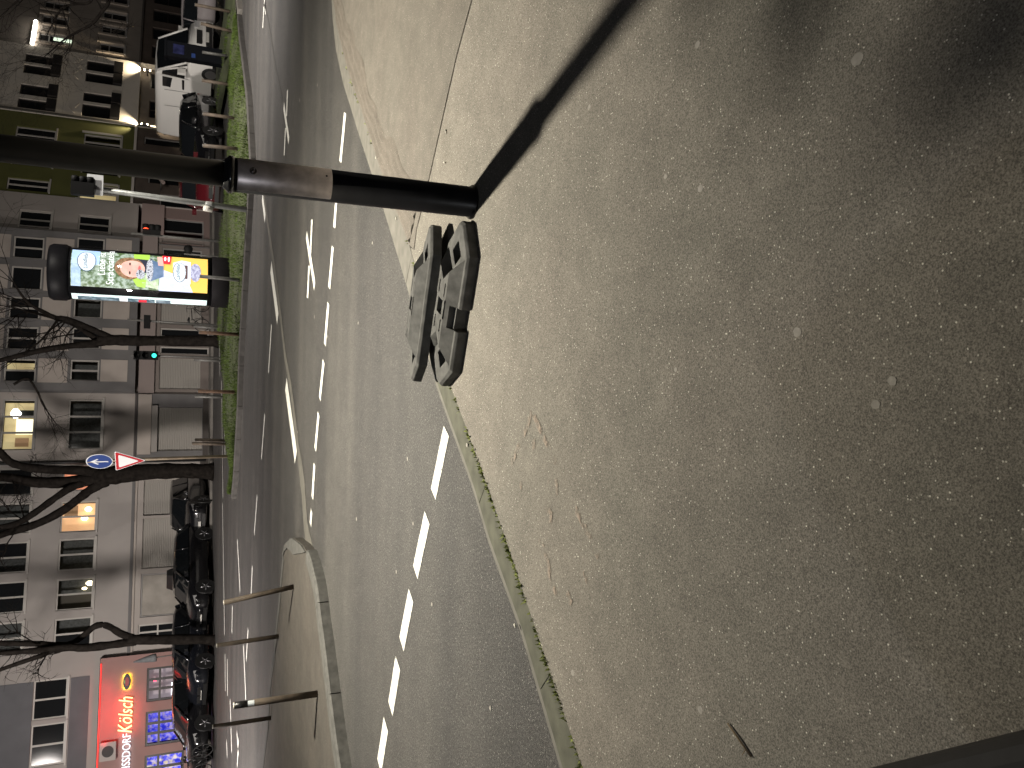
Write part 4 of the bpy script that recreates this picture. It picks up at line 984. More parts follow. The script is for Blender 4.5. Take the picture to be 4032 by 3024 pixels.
shutter(b2, FL, s2, -.15, shut_m); fb('plinth', dark_pl, b2, FL, u2a + .02, u2b, -.03, .04, .08, s2[2] - .02)
fb('bright_room', emis('room_bright', (1, .9, .62), 1.6), b2, FL, m3[0] + (m3[1] - m3[0]) * .35, m3[0] + (m3[1] - m3[0]) * .65, -.52, -.5, m3[2], m3[2] + .75)
fb('plant', mat('plant_dark', (.01, .012, .008), .9), b2, FL, m3[1] - .75, m3[1] - .42, -.5, -.35, m3[2], m3[3] - .3)
MB().lathe([(.03, -.2), (.22, -.05), (.2, .1), (.05, .2)], FL.P(m3[1] - .58, -.3, m3[2] + .75), 12).build('pendant_lamp', emis('room_lamp2', (1, .97, .9), 6), b2)
fb('framed_picture', mat('print_frame', (.25, .15, .08), .6), b2, FL, m3[0] + .25, m3[0] + .62, -.55, -.5, m3[2] + .25, m3[2] + .75)

# ---- grey framed house with pale panels (front stands forward)
GD = .45
b3 = thing('apartment_house', 'grey fronted house with pale panels under every window', 'house', FL.P((u2b + u3b) / 2, 0, 0))
u2b3 = FL.px(400, 1538, GD)[0]; u3b3 = FL.px(400, 925, GD)[0]
cols = [(400, 590), (660, 860), (925, 1115), (1183, 1383), (1462, 1665)]
g3 = []; g2 = []
for i, (a, c) in enumerate(cols):
    g3.append(FL.rect(z2(105 - 15 * i, a), z2(372 - 12 * i, c), GD)); g2.append(FL.rect(z2(660 - 10 * i, a + 12), z2(905 - 9 * i, c - 8), GD))
g3, g2 = row(FL, g3), row(FL, g2)
gbot = FL.px(540, 1250, GD)[1]; sth = g3[0][2] - g2[0][2]
g4 = [[r[0], r[1], r[2] + sth, r[3] + sth] for r in g3]
wall('wall', grey_pl, b3, FL, u2b3, u3b3, gbot, 13.2, g2 + g3 + g4, GD); shell(b3, FL, u2b3, u3b3, 13.2, grey_pl, 0)
MB().quad(FL.P(u2b3, GD, gbot), FL.P(u2b3, -.1, gbot), FL.P(u2b3, -.1, 13), FL.P(u2b3, GD, 13)).build('front_cheek', grey_pl, b3)
MB().quad(FL.P(u3b3, GD, gbot), FL.P(u3b3, -.1, gbot), FL.P(u3b3, -.1, 13), FL.P(u3b3, GD, 13)).build('front_cheek', grey_pl, b3)
MB().quad(FL.P(u2b3, GD, gbot), FL.P(u3b3, GD, gbot), FL.P(u3b3, -.1, gbot), FL.P(u2b3, -.1, gbot)).build('soffit', grey_pl, b3)
for i, r in enumerate(g2):
    window(b3, FL, r, GD, 2 if i > 2 else 1, 'curtain' if i in (1, 2, 4) else 'dark', fr_white, sill=False)
    fb('pale_panel', panel_m, b3, FL, r[0] - .02, r[1] + .02, GD, GD + .03, gbot + .32, r[2] - .06)
for i, r in enumerate(g3):
    window(b3, FL, r, GD, 2 if i != 1 else 1, ('dark', 'yellow') if i == 4 else 'dark', fr_white, sill=False)
    fb('pale_panel', panel_m, b3, FL, r[0] - .02, r[1] + .02, GD, GD + .03, g2[0][3] + .1, r[2] - .08)
for r in g4: window(b3, FL, r, GD, 2, 'dark', fr_white, sill=False); fb('pale_panel', panel_m, b3, FL, r[0] - .02, r[1] + .02, GD, GD + .03, g3[0][3] + .1, r[2] - .08)
sa = FL.rect(z2(1385, 1452), z2(1762, 1900)); sb_ = FL.rect(z2(1370, 960), z2(1760, 1165)); da = FL.rect(z2(1380, 1195), z2(1800, 1270)); dbx = FL.rect(z2(1370, 1355), z2(1800, 1420)); ow = FL.rect(z2(1370, 500), z2(1760, 930))
for q in (sa, sb_, ow): q[2] = .45; q[3] = z_s
sa[0] = max(sa[0], u2b + .25)
for q in (da, dbx): q[2] = .1; q[3] = z_s
wall('ground_floor_wall', mat('shop_wall', (.17, .145, .13), .85, noise=(1.5, .9, 1.1)), b3, FL, u2b + .02, u3b, .1, gbot + .2, [sa, sb_, da, dbx, ow], -.12)
fb('shop_fascia', mat('shop_fascia', (.23, .19, .175), .8), b3, FL, u2b + .02, u3b, -.12, .05, z_s + .2, gbot - .12)
shutter(b3, FL, sa, -.22, shut_m); shutter(b3, FL, sb_, -.22, shut_m)
window(b3, FL, da, -.12, 1, 'dark', fr_white, sill=False, name='door'); window(b3, FL, dbx, -.12, 1, 'dark', fr_white, sill=False, name='door'); window(b3, FL, ow, -.12, 2, 'dark', fr_grey, sill=False)

# ---- right-hand houses stand at another angle
co = FL.P(u3b, 0, 0); FR = Fac((co.x, co.y), 33.0)
def uR(X, Y, d=0.): return FR.px(X, Y, d)[0]
u4 = uR(400, 788); u5 = uR(400, 478); u6 = uR(400, 222)
b4 = thing('apartment_house', 'narrow beige house with a reddish lit shop on the ground floor', 'house', FR.P(u4 / 2, 0, 0))
n2 = FR.rect(z2(680, 218), z2(958, 365)); n3 = FR.rect(z2(160, 172), z2(450, 325)); sh = FR.rect(z2(1415, 240), z2(1775, 455)); zg4 = FR.px(545, 840)[1]
wall('wall', plaster2, b4, FR, .02, u4, zg4, 12.8, [n2, n3, [n3[0], n3[1], n3[2] + 2.8, n3[3] + 2.8]]); shell(b4, FR, .02, u4, 12.8, plaster2)
wall('ground_floor_wall', mat('shop_wall_red', (.22, .16, .145), .85), b4, FR, .02, u4, .1, zg4 - .15, [sh], -.1)
fb('shop_fascia', mat('pink_fascia', (.33, .25, .23), .8), b4, FR, .1, u4, -.1, .06, zg4 - 1.15, zg4 - .15)
window(b4, FR, n2, 0, 2, 'dark', fr_white); window(b4, FR, n3, 0, 2, 'dark', fr_white); window(b4, FR, [n3[0], n3[1], n3[2] + 2.8, n3[3] + 2.8], 0, 2, 'dark', fr_white)
emis_noise('shop_red', (.22, .02, .025), (.03, .01, .01), .55, .8)
window(b4, FR, sh, -.1, 2, ('shop_red', 'dark'), fr_grey, sill=False)
b5 = thing('apartment_house', 'olive green house with a brown ground floor and white band', 'house', FR.P((u4 + u5) / 2, 0, 0))
green_pl = mat('olive_plaster', (.085, .088, .022), .9, noise=(1.2, .9, 1.1))
zb5 = (FR.px(*z1(1168, 1240))[1] + FR.px(*z2(1135, 90))[1]) / 2
v2 = row(FR, [FR.rect(z1(735, 1168), z1(1060, 1300)), FR.rect(z1(672, 1600), z1(1020, 1735))]); v3 = row(FR, [FR.rect(z1(155, 1105), z1(505, 1235)), FR.rect(z1(30, 1545), z1(410, 1650))])
v2 += [[v2[0][0] - (v2[0][0] - v2[1][0]) * .5, v2[0][1] - (v2[0][0] - v2[1][0]) * .5, v2[0][2], v2[0][3]]]
v3 += [[v3[0][0] - (v3[0][0] - v3[1][0]) * .5, v3[0][1] - (v3[0][0] - v3[1][0]) * .5, v3[0][2], v3[0][3]]]
v4 = [[r[0], r[1], r[2] + 2.8, r[3] + 2.8] for r in v3]
gs = [FR.rect(z1(1255, 1195), z1(1600, 1260)), FR.rect(z1(1290, 1520), z1(1700, 1600)), FR.rect(z2(1390, 30), z2(1760, 160))]
for q in gs: q[2] = .3
wall('wall', green_pl, b5, FR, u4 + .01, u5, zb5, 12.6, v2 + v3 + v4, -.06); shell(b5, FR, u4 + .01, u5, 12.6, green_pl, -.06)
wall('ground_floor_wall', brown_pl, b5, FR, u4 + .01, u5, .1, zb5 - .12, gs, -.1)
fb('white_band', mat('white_band', (.5, .46, .42), .7), b5, FR, u4 + .01, u5, -.1, .04, zb5 - .12, zb5)
for i, r in enumerate(v2): window(b5, FR, r, -.06, 2, ('curtain', 'yellow', 'dark')[i], fr_white, transom=None)
for r in v3 + v4: window(b5, FR, r, -.06, 2, 'dark', fr_white)
for r in gs: window(b5, FR, r, -.1, 1, 'dark', fr_grey, sill=False)
for r in (v2[0], v2[1]): fb('frame_border', fr_white, b5, FR, r[0] - .1, r[0], -.058, .0, r[2], r[3] + .1); fb('frame_border', fr_white, b5, FR, r[1], r[1] + .1, -.058, .0, r[2], r[3] + .1)
ra = FR.rect(z2(1360, -55), z2(1660, 12)); aw = thing('sign_awning', 'long pale rolled awning over the brown shop front', 'awning', FR.P(ra[0], .1, ra[2]))
MB().tube([FR.P(ra[0], .55, 2.25), FR.P(ra[1], .35, 2.45)], .09, 10).build('roll', mat('pale_canvas', (.45, .36, .33), .8), aw)
for u in (ra[0] + .1, ra[1] - .1): MB().tube([FR.P(u, -.1, 2.4), FR.P(u, .45, 2.35)], .025, 8).build('arm', grey_m, aw)
# ---- cream house with the bay
b6 = thing('apartment_house', 'cream house with a projecting bay lit by two wall lamps', 'house', FR.P((u5 + u6) / 2, 0, 0))
cream = mat('cream_plaster', (.52, .48, .42), .9, noise=(1., .92, 1.06), bump=(30, .15, .006))
BD = .55; bu0 = FR.px(450, 425, BD)[0]; bu1 = FR.px(450, 345, 0)[0]
zb6 = FR.px(545, 420)[1]
def rr_(a, c, d=0.): return FR.rect(z1(*a), z1(*c), d)
side_l2 = [rr_((715, 915), (1045, 1030)), rr_((730, 820), (1045, 905))]
side_r2 = [rr_((735, 640), (1060, 730)), rr_((755, 545), (1072, 640))]
side_l3 = [rr_((150, 870), (490, 955)), rr_((180, 745), (500, 840))]
side_r3 = [rr_((195, 570), (525, 655)), rr_((220, 485), (545, 565))]
R2 = row(FR, side_l2 + side_r2); R3 = row(FR, side_l3 + side_r3)
R4 = [[r[0], r[1], r[2] + 2.9, r[3] + 2.9] for r in R3]
for rs_ in (R2, R3, R4):
    for r in rs_:
        w = r[1] - r[0]
        if w > 1.2: r[0] += (w - 1.1) / 2; r[1] -= (w - 1.1) / 2
R2.sort(); R3.sort(); R4.sort()
for rs_ in (R2, R3, R4):
    for a, c in zip(rs_, rs_[1:]):
        if c[0] - a[1] < .16: m_ = (c[0] + a[1]) / 2; a[1] = m_ - .09; c[0] = m_ + .09
gw = [[u5 + 1.2, u5 + 2.6, .4, zb6 - .5], [u5 + 3.6, u5 + 4.9, .1, zb6 - .5]]
wall('wall', cream, b6, FR, u5 + .01, u6, zb6, 12.4, R2 + R3 + R4, 0, .2); shell(b6, FR, u5 + .01, u6, 12.4, cream)
wall('ground_floor_wall', mat('lower_cladding', (.17, .145, .12), .8, noise=(3, .85, 1.1)), b6, FR, u5 + .01, u6, .1, zb6 - .02, gw, -.35)
MB().quad(FR.P(u5, 0, zb6), FR.P(u6, 0, zb6), FR.P(u6, -.4, zb6), FR.P(u5, -.4, zb6)).build('soffit', cream, b6)
for r in R2 + R3 + R4:
    w = window(b6, FR, r, 0, 1, 'dark', fr_dark, sill=False, fw=.05)
    fbox(MB(), FR, r[0] + .1, r[1] + .14, -.06, .10, r[2] - .02, r[2] + .42).build('window_box', mat('planter_dark', (.012, .011, .011), .6), w)
window(b6, FR, gw[0], -.35, 2, 'dark', fr_dark, sill=False); window(b6, FR, gw[1], -.35, 1, 'dark', fr_dark, sill=False, name='door')
# pilaster and the thin relief lines between the storeys
fb('corner_strip', mat('drain_grey', (.10, .095, .085), .7), b6, FR, u5 + .01, u5 + .14, 0, .05, .1, 12)
for (a, c) in (((600, 930), (650, 990)), ((655, 940), (690, 900)), ((630, 640), (680, 690)), ((650, 635), (705, 605)), ((650, 545), (720, 515)), ((680, 590), (725, 560))):
    p, q = FR.px(*z1(*a)), FR.px(*z1(*c)); MB().tube([FR.P(p[0], .02, p[1]), FR.P(q[0], .005, q[1])], .012, 6).build('relief_bar', cream, b6)
# two wall lamps, up and down
for i, (px_, lab) in enumerate(((z1(1283, 600), 'bright up and down wall lamp beside the dark hall building'), (z1(1258, 1073), 'bright up and down wall lamp beside the olive green house'))):
    u, z = FR.px(*px_, .1); t = thing('wall_lamp', lab, 'wall lamp', FR.P(u, 0, z - .15), group='wall lamps under the bay')
    fb('bracket', fr_dark, t, FR, u - .03, u + .03, -.35, -.02, z - .03, z + .03)
    MB().lathe([(.055, -.12), (.055, .12)], FR.P(u, .02, z), 16).build('body', mat('lamp_alu', (.3, .3, .3), .4, .7), t)
    for s_, nm in ((1, 'upper_lens'), (-1, 'lower_lens')):
        MB().lathe([(.05, .121 * s_), (.045, .16 * s_), (.001, .165 * s_)] if s_ > 0 else [(.001, -.165), (.045, -.16), (.05, -.121)], FR.P(u, .02, z), 14).build(nm, emis('wall_lamp_glow', (1, .86, .62), 60), t)
        ld = bpy.data.lights.new('beam', 'SPOT'); ld.energy = 560 if s_ > 0 else 360; ld.color = (1, .82, .56); ld.spot_size = math.radians(110); ld.spot_blend = .8; ld.shadow_soft_size = .04
        lo = bpy.data.objects.new('beam', ld); COL.objects.link(lo); lo.parent = t; p = FR.P(u, .16, z + .2 * s_)
        rot = Matrix.Rotation(math.pi if s_ > 0 else 0, 4, 'X'); lo.matrix_basis = basis(t).inverted() @ (Matrix.Translation(p) @ rot)
# ---- far right: dim house with a strip light under its eaves
b7 = thing('apartment_house', 'dim brown grey house with framed windows and a strip light high up', 'house', FR.P(u6 + 5, 0, 0))
dim_pl = mat('dim_plaster', (.20, .175, .15), .9, noise=(1.1, .88, 1.1)); u7 = u6 + 16
q2 = row(FR, [FR.rect(z1(860, 370), z1(1080, 445)), FR.rect(z1(880, 218), z1(1100, 290)), FR.rect(z1(900, 95), z1(1110, 165))])
q2 += [[q2[2][0] + 1.6 * i, q2[2][1] + 1.6 * i, q2[2][2], q2[2][3]] for i in (1, 2)]
q3 = [[r[0], r[1], r[2] + 2.9, r[3] + 2.9] for r in q2]; zb7 = FR.px(555, 120)[1]
wall('wall', dim_pl, b7, FR, u6 + .01, u7, zb7, 12.0, q2 + q3, -.1); shell(b7, FR, u6 + .01, u7, 12.0, dim_pl, -.1)
gq = [[u6 + .8 + 1.7 * i, u6 + 1.9 + 1.7 * i, .5, zb7 - .6] for i in range(6)]
wall('ground_floor_wall', brown_pl, b7, FR, u6 + .01, u7, .1, zb7 - .1, gq, -.15)
fb('cornice', dark_pl, b7, FR, u6 + .01, u7, -.2, .02, zb7 - .1, zb7)
for r in q2 + q3:
    window(b7, FR, r, -.1, 1, 'dark', fr_grey, transom=.62)
    for (a, c, e, f) in ((r[0] - .16, r[0] - .01, r[2], r[3] + .15), (r[1] + .01, r[1] + .16, r[2], r[3] + .15)): fb('window_surround', mat('stone_trim', (.25, .215, .18), .85), b7, FR, a, c, -.1, -.02, e, f)
for r in gq: window(b7, FR, r, -.15, 1, 'dark', fr_dark, sill=False, transom=.7)
p, q = FR.px(*z1(285, 165), .15), FR.px(*z1(305, 370), .15)
sl = thing('strip_light', 'long glowing strip light high on the dim house wall', 'strip light', FR.P(q[0], .05, (p[1] + q[1]) / 2))
zz = (p[1] + q[1]) / 2
fb('fitting', grey_m, sl, FR, min(p[0], q[0]), max(p[0], q[0]), -.1, .02, zz + .06, zz + .14)
MB().tube([FR.P(p[0], .05, zz), FR.P(q[0], .05, zz)], .09, 12).build('tube', emis('strip_glow', (1, .93, .82), 14), sl)
p2, q2_ = FR.px(*z1(330, 470)), FR.px(*z1(340, 615))
fb('balcony_light', emis('balcony_glow', (.75, .9, .7), 1.2), sl, FR, FR.px(*z1(540, 345))[0] - .12, FR.px(*z1(540, 345))[0] + .12, -.05, -.02, FR.px(*z1(625, 340))[1], FR.px(*z1(465, 340))[1])
# far pavement in front of the houses
fp = [FL.P(ua - 5, 3.3, 0), FL.P(ub, 2.3, 0), FL.P(u3b, 2.5, 0), FR.P(u7, 3.2, 0), FR.P(u7, -1, 0), FR.P(0, -1, 0), FL.P(ua - 5, -1, 0)]
slab('far_pavement', [(p.x, p.y) for p in fp], 0, .10, farp_m)['kind'] = 'structure'

# ================================================================ VEHICLES
tyre_m = mat('tyre_rubber', (.012, .012, .012), .8); rim_m = mat('alloy_rim', (.30, .30, .31), .3, .8); lamp_gl = mat('headlamp_glass', (.45, .45, .45), .12, .4, coat=.5)
car_glass = mat('car_glass', (.006, .007, .008), .05, 0, .6); chrome = mat('chrome', (.6, .6, .6), .15, 1.); plate_m = mat('number_plate', (.55, .54, .50), .5, noise=(40, .7, 1.05)); trimb = mat('black_trim', (.01, .01, .01), .5)
tail_m = mat('tail_lamp', (.25, .01, .01), .2)
def paint(name, c, r=.22): return mat(name, c, r, 0, .5, coat=.8)
def car(label, loc, rz, L=4.3, Wd=1.78, Hh=1.5, hood=1.0, hz=.95, belt=.92, ws=.75, rear=.35, tailz=None, m=None, cat='car', name='parked_car', wheel=.32, group='vehicles parked along the street', roof_box=False, plates=True):
    t = thing(name, label, cat, loc, rz, group); w = Wd / 2; x0, x1 = -L / 2, L / 2; tz = tailz or belt + .05
    # lower body: stations from tail to nose (x, half width, bottom, top)
    st = [(x0, w * .80, .42, tz - .18), (x0 + .06, w * .90, .30, tz - .05), (x0 + .35, w * .98, .22, tz), (x0 + L * .3, w, .20, belt), (x0 + L * .55, w, .20, belt), (x1 - hood - .05, w, .20, belt + .0),
          (x1 - hood * .6, w * .985, .20, hz), (x1 - .30, w * .95, .21, hz - .10), (x1 - .09, w * .86, .26, hz - .22), (x1, w * .74, .34, hz - .36)]
    vs = []; prof = [(.80, 0.), (.97, .06), (1., .30), (.995, .62), (.955, .90), (.86, .985), (.45, 1.01), (0, 1.02)]
    for (x, hw, zb_, zt_) in st:
        row_ = [(x, hw * a, zb_ + (zt_ - zb_) * f) for a, f in prof]; vs += row_ + [(p[0], -p[1], p[2]) for p in row_[-2::-1]]
    n = 2 * len(prof) - 1; fs = [(i * n + j, (i + 1) * n + j, (i + 1) * n + j + 1, i * n + j + 1) for i in range(len(st) - 1) for j in range(n - 1)]
    fs += [(i * n, i * n + n - 1, (i + 1) * n + n - 1, (i + 1) * n) for i in range(len(st) - 1)] + [list(range(n)), list(range((len(st) - 1) * n, len(st) * n))[::-1]]
    b = MB(); b.add(vs, fs, True); body = b.build('body', m, t, local=True)
    # cabin: glass volume, then roof skin and pillars
    cx0, cx1 = x0 + .12 if rear < .5 else x0 + rear * .45, x1 - hood
    rx0, rx1 = x0 + rear, cx1 - ws; wb, wt = w * .955, w * .76; zb_ = belt - .03
    def sec(x, hw, zt_, z0=None): return [(x, hw * .99, z0 or zb_), (x, hw, zt_)]
    A = [(cx0, wb * .97, zb_), (rx0, wt, Hh - .10), (rx0 + .35, wt, Hh - .03), ((rx0 + rx1) / 2, wt, Hh), (rx1 - .1, wt, Hh - .03), (rx1 + .06, wt * .99, Hh - .10), (cx1, wb * .97, zb_)]
    prof_c = []
    for x, hw, z in A: prof_c.append((x, hw, z))
    vs = []; N = len(A)
    for x, hw, z in A:
        f = 1 if z > zb_ + .1 else 0
        lowx = max(min(x, cx1 - .02), cx0 + .02)
        vs += [(lowx, wb, zb_), (x, hw, z - .06 * f), (x, hw * .88, z), (x, 0, z + .02 * f), (x, -hw * .88, z), (x, -hw, z - .06 * f), (lowx, -wb, zb_)]
    fs = [(i * 7 + j, i * 7 + j + 1, (i + 1) * 7 + j + 1, (i + 1) * 7 + j) for i in range(N - 1) for j in range(6)]
    cab = MB().add(vs, fs, False).build('cabin_glass', car_glass, t, local=True)
    rf = MB(); rp = [p for p in A[1:-1]]; vs = []
    for x, hw, z in rp: vs += [(x, hw * 1.012, z - .075), (x, hw * .89, z + .012), (x, 0, z + .03), (x, -hw * .89, z + .012), (x, -hw * 1.012, z - .075)]
    rf.add(vs, [(i * 5 + j, i * 5 + j + 1, (i + 1) * 5 + j + 1, (i + 1) * 5 + j) for i in range(len(rp) - 1) for j in range(4)], True).build('roof', m, t, local=True)
    for s_ in (-1, 1):
        for (p, q, r_) in (((cx1, s_ * wb * .985, zb_), (rx1 + .04, s_ * wt * 1.0, Hh - .085), .035), ((cx0 + .03, s_ * wb * .985, zb_), (rx0, s_ * wt * 1.0, Hh - .085), .06), ((rx0 + (rx1 - rx0) * .52, s_ * wb * 1.0, zb_), (rx0 + (rx1 - rx0) * .50, s_ * wt * 1.0, Hh - .07), .03)):
            MB().tube([p, q], r_, 6).build('pillar', m, t, local=True)
        MB().box((cx1 - .28, s_ * (w + .09), belt + .06), (.12, .18, .13)).build('mirror', m, t, local=True)
        MB().add([(x1 - .42, s_ * w * .955, hz - .20), (x1 - .10, s_ * w * .875, hz - .27), (x1 - .02, s_ * w * .62, hz - .33), (x1 - .02, s_ * w * .60, hz - .46), (x1 - .09, s_ * w * .88, hz - .43), (x1 - .42, s_ * w * .962, hz - .34)], [[0, 1, 2, 3, 4, 5] if s_ > 0 else [5, 4, 3, 2, 1, 0]]).build('headlight', lamp_gl, t, local=True)
        for f in ('headlight',):
            pass
        MB().box((x0 + .03, s_ * w * .70, tz - .22), (.10, w * .32, .18)).build('tail_light', tail_m, t, local=True)
        for xx in (x1 - .80, x0 + .78):
            Mx_ = Matrix.Rotation(math.radians(90), 3, 'X'); yy = s_ * (w - .10)
            wh = MB().lathe([(wheel * .62, -.10), (wheel * .95, -.105), (wheel, -.07), (wheel, .07), (wheel * .95, .105), (wheel * .62, .10)], (xx, yy, wheel), 24, Mx_).build('wheel', tyre_m, t, local=True)
            rimo = MB(); rimo.lathe([(wheel * .64, -.02), (wheel * .64, .02)], (xx, yy + s_ * .085, wheel), 20, Mx_)
            for k in range(5):
                a = k * 2 * math.pi / 5; rimo.tube([(xx, yy + s_ * .115, wheel), (xx + math.cos(a) * wheel * .6, yy + s_ * .105, wheel + math.sin(a) * wheel * .6)], .022, 5)
            rimo.build('rim', rim_m, wh, local=True)
            MB().lathe([(wheel * 1.12, -.02), (wheel * 1.12, .02)], (xx, s_ * (w - .012), wheel + .01), 24, Mx_).build('wheel_arch', trimb, t, local=True)
    MB().box((x1 - .005, 0, hz - .42), (.05, w * .95, .12)).build('grille', trimb, t, local=True)
    MB().box((x1 - .03, 0, .34), (.10, w * 1.35, .12)).build('air_intake', trimb, t, local=True)
    MB().box((x1 + .012, 0, .50), (.015, .50, .11)).build('number_plate', plate_m, t, local=True)
    MB().box((x0 - .012, 0, tz - .38), (.015, .50, .11)).build('number_plate', plate_m, t, local=True)
    MB().box((x1 + .02, 0, hz - .40), (.012, .11, .09)).build('badge', chrome, t, local=True)
    if roof_box: MB().prism([(-.1, -.42), (.3, -.42), (.3, .42), (-.1, .42)], Hh + .01, Hh + .24, [(-.05, -.36), (.22, -.36), (.22, .36), (-.05, .36)]).build('roof_sign', trimb, t, local=True)
    return t
def heading(deg_left): # degrees turned away from the camera to the picture's left
    return math.radians(-90 - deg_left)
black = paint('black_paint', (.006, .006, .007)); darkb = paint('dark_blue_black_paint', (.007, .008, .011))
def at(X, Y, back=0., z=0.): g = G(X, Y, z); d = Vector((g.x, g.y, 0)).normalized(); return g + d * back
car('tall black off-road car parked beside the thick forked tree', at(834, 1990, 1.2), heading(16), 4.2, 1.82, 1.64, .95, 1.05, 1.0, .55, .22, m=black, wheel=.35)
car('long black car with a box on its roof parked before the shutters', at(842, 2262, 1.0), heading(33), 4.5, 1.82, 1.47, 1.15, .98, .95, .75, .35, m=black, roof_box=True)
car('black car half hidden by a slim forked tree trunk outside the pub', at(843, 2560, 1.0), heading(30), 4.1, 1.76, 1.46, .95, .95, .92, .7, .25, m=darkb)
car('low black hatchback with red neon reflections beside the bicycles', at(842, 2790, 1.0), heading(29), 4.2, 1.78, 1.42, 1.05, .93, .90, .85, .3, m=black)
car('black car parked on the verge in front of the white van', at(872, 545, .9, .1), heading(42), 4.1, 1.74, 1.46, .95, .94, .92, .75, .25, m=black)
car('small dark red car half hidden by the black lamp post', at(893, 735, .9, .1), heading(14), 3.6, 1.62, 1.42, .8, .93, .90, .7, .2, m=paint('dark_red_paint', (.045, .004, .006)))
car('grey car cut by the picture edge next to the ticket machine', at(878, -8, 1.6, .1), heading(-35), 4.3, 1.78, 1.46, 1.05, .95, .93, .8, .3, m=paint('silver_paint', (.22, .20, .20), .3))
# white van
def van(label, loc, rz):
    t = thing('delivery_van', label, 'van', loc, rz, 'vehicles parked along the street'); w = .98; m = mat('van_white', (.62, .61, .58), .35, coat=.4); x1 = 2.4; x0 = -2.5; Ht = 2.42
    st = [(x0, w * .96, .45, Ht - .10), (x0 + .1, w, .32, Ht), (0.2, w, .30, Ht), (1.0, w, .30, Ht - .03)]
    prof = [(.97, 0.), (1., .08), (1., .45), (.985, .60), (.93, .88), (.86, .965), (.6, .995), (0, 1.0)]
    vs = []
    for (x, hw, zb_, zt_) in st:
        r_ = [(x, hw * a, zb_ + (zt_ - zb_) * f) for a, f in prof]; vs += r_ + [(p[0], -p[1], p[2]) for p in r_[-2::-1]]
    n = 15; fs = [(i * n + j, (i + 1) * n + j, (i + 1) * n + j + 1, i * n + j + 1) for i in range(3) for j in range(n - 1)] + [list(range(n))]
    MB().add(vs, fs, True).build('cargo_body', m, t, local=True)
    # cab: roof slopes into the raked windscreen, then the short bonnet
    low = [(1.0, 1.28), (1.75, 1.22), (2.12, 1.12), (2.34, .92), (2.4, .62), (2.36, .34)]
    vs = []
    for x, z in low:
        k = 1 if x < 1.8 else (.97 if x < 2.2 else .90)
        vs += [(x, w * k, .30), (x, w * k, z * .8 + .06), (x, w * k * .95, z - .02), (x, 0, z), (x, -w * k * .95, z - .02), (x, -w * k, z * .8 + .06), (x, -w * k, .30)]
    MB().add(vs, [(i * 7 + j, i * 7 + j + 1, (i + 1) * 7 + j + 1, (i + 1) * 7 + j) for i in range(5) for j in range(6)] + [[35 + j for j in range(7)]], True).build('cab_front', m, t, local=True)
    A_ = [(1.0, .84, Ht - .04), (1.15, .83, Ht - .10), (1.80, .90, 1.24)]
    MB().add([(1.0, w * .86, Ht - .06), (1.16, w * .84, Ht - .12), (1.16, 0, Ht - .08), (1.0, 0, Ht - .03), (1.16, -w * .84, Ht - .12), (1.0, -w * .86, Ht - .06)], [(0, 1, 2, 3), (3, 2, 4, 5)], True).build('cab_roof', m, t, local=True)
    MB().add([(1.16, w * .82, Ht - .13), (1.16, 0, Ht - .09), (1.16, -w * .82, Ht - .13), (1.84, -w * .90, 1.22), (1.88, 0, 1.22), (1.84, w * .90, 1.22)], [(0, 5, 4, 1), (1, 4, 3, 2)]).build('windscreen', car_glass, t, local=True)
    for s_ in (-1, 1):
        MB().add([(1.03, s_ * (w * .995 + .014), 1.31), (1.60, s_ * (w * .975 + .014), 1.29), (1.20, s_ * (w * .885 + .014), Ht - .30), (1.03, s_ * (w * .895 + .014), Ht - .28)], [[0, 1, 2, 3] if s_ < 0 else [3, 2, 1, 0]]).build('side_window', car_glass, t, local=True)
        MB().add([(.42, s_ * (w * .985 + .014), 1.31), (.95, s_ * (w * .985 + .014), 1.31), (.95, s_ * (w * .925 + .014), Ht - .30), (.42, s_ * (w * .925 + .014), Ht - .30)], [[0, 1, 2, 3] if s_ < 0 else [3, 2, 1, 0]]).build('side_window', car_glass, t, local=True)
        MB().add([(.98, s_ * w * 1.0, 1.27), (1.72, s_ * w * .98, 1.21), (1.19, s_ * w * .86, Ht - .13), (.98, s_ * w * .87, Ht - .07)], [[0, 1, 2, 3] if s_ < 0 else [3, 2, 1, 0]]).build('door_skin', m, t, local=True)
        MB().tube([(1.84, s_ * w * .93, 1.22), (1.16, s_ * w * .85, Ht - .12)], .045, 8).build('pillar', m, t, local=True)
        MB().box((1.55, s_ * (w + .16), 1.42), (.12, .22, .30)).build('mirror', m, t, local=True)
        MB().box((2.27, s_ * w * .72, .86), (.18, .34, .26)).build('headlight', lamp_gl, t, local=True)
        for xx in (1.45, -1.6):
            Mx_ = Matrix.Rotation(math.radians(90), 3, 'X')
            wh = MB().lathe([(.22, -.11), (.34, -.11), (.35, -.07), (.35, .07), (.34, .11), (.22, .11)], (xx, s_ * (w - .1), .35), 24, Mx_).build('wheel', tyre_m, t, local=True)
            MB().lathe([(.22, -.02), (.22, .02)], (xx, s_ * w * .99, .35), 18, Mx_).build('rim', rim_m, wh, local=True)
    MB().box((2.39, 0, .80), (.05, .70, .20)).build('grille', trimb, t, local=True); MB().box((2.38, 0, .45), (.08, 1.6, .22)).build('bumper', trimb, t, local=True)
    MB().box((2.43, 0, .50), (.012, .52, .11)).build('number_plate', plate_m, t, local=True)
    for xx in (-.6, .3): MB().box((xx, -w * 1.0, 1.2), (.012, .006, 1.7)).build('door_gap', trimb, t, local=True)
    return t
vp = at(872, 335, 3.4, .1)
van('white delivery van parked before the cream house', (vp.x, vp.y, .1), math.radians(-90 + 25))
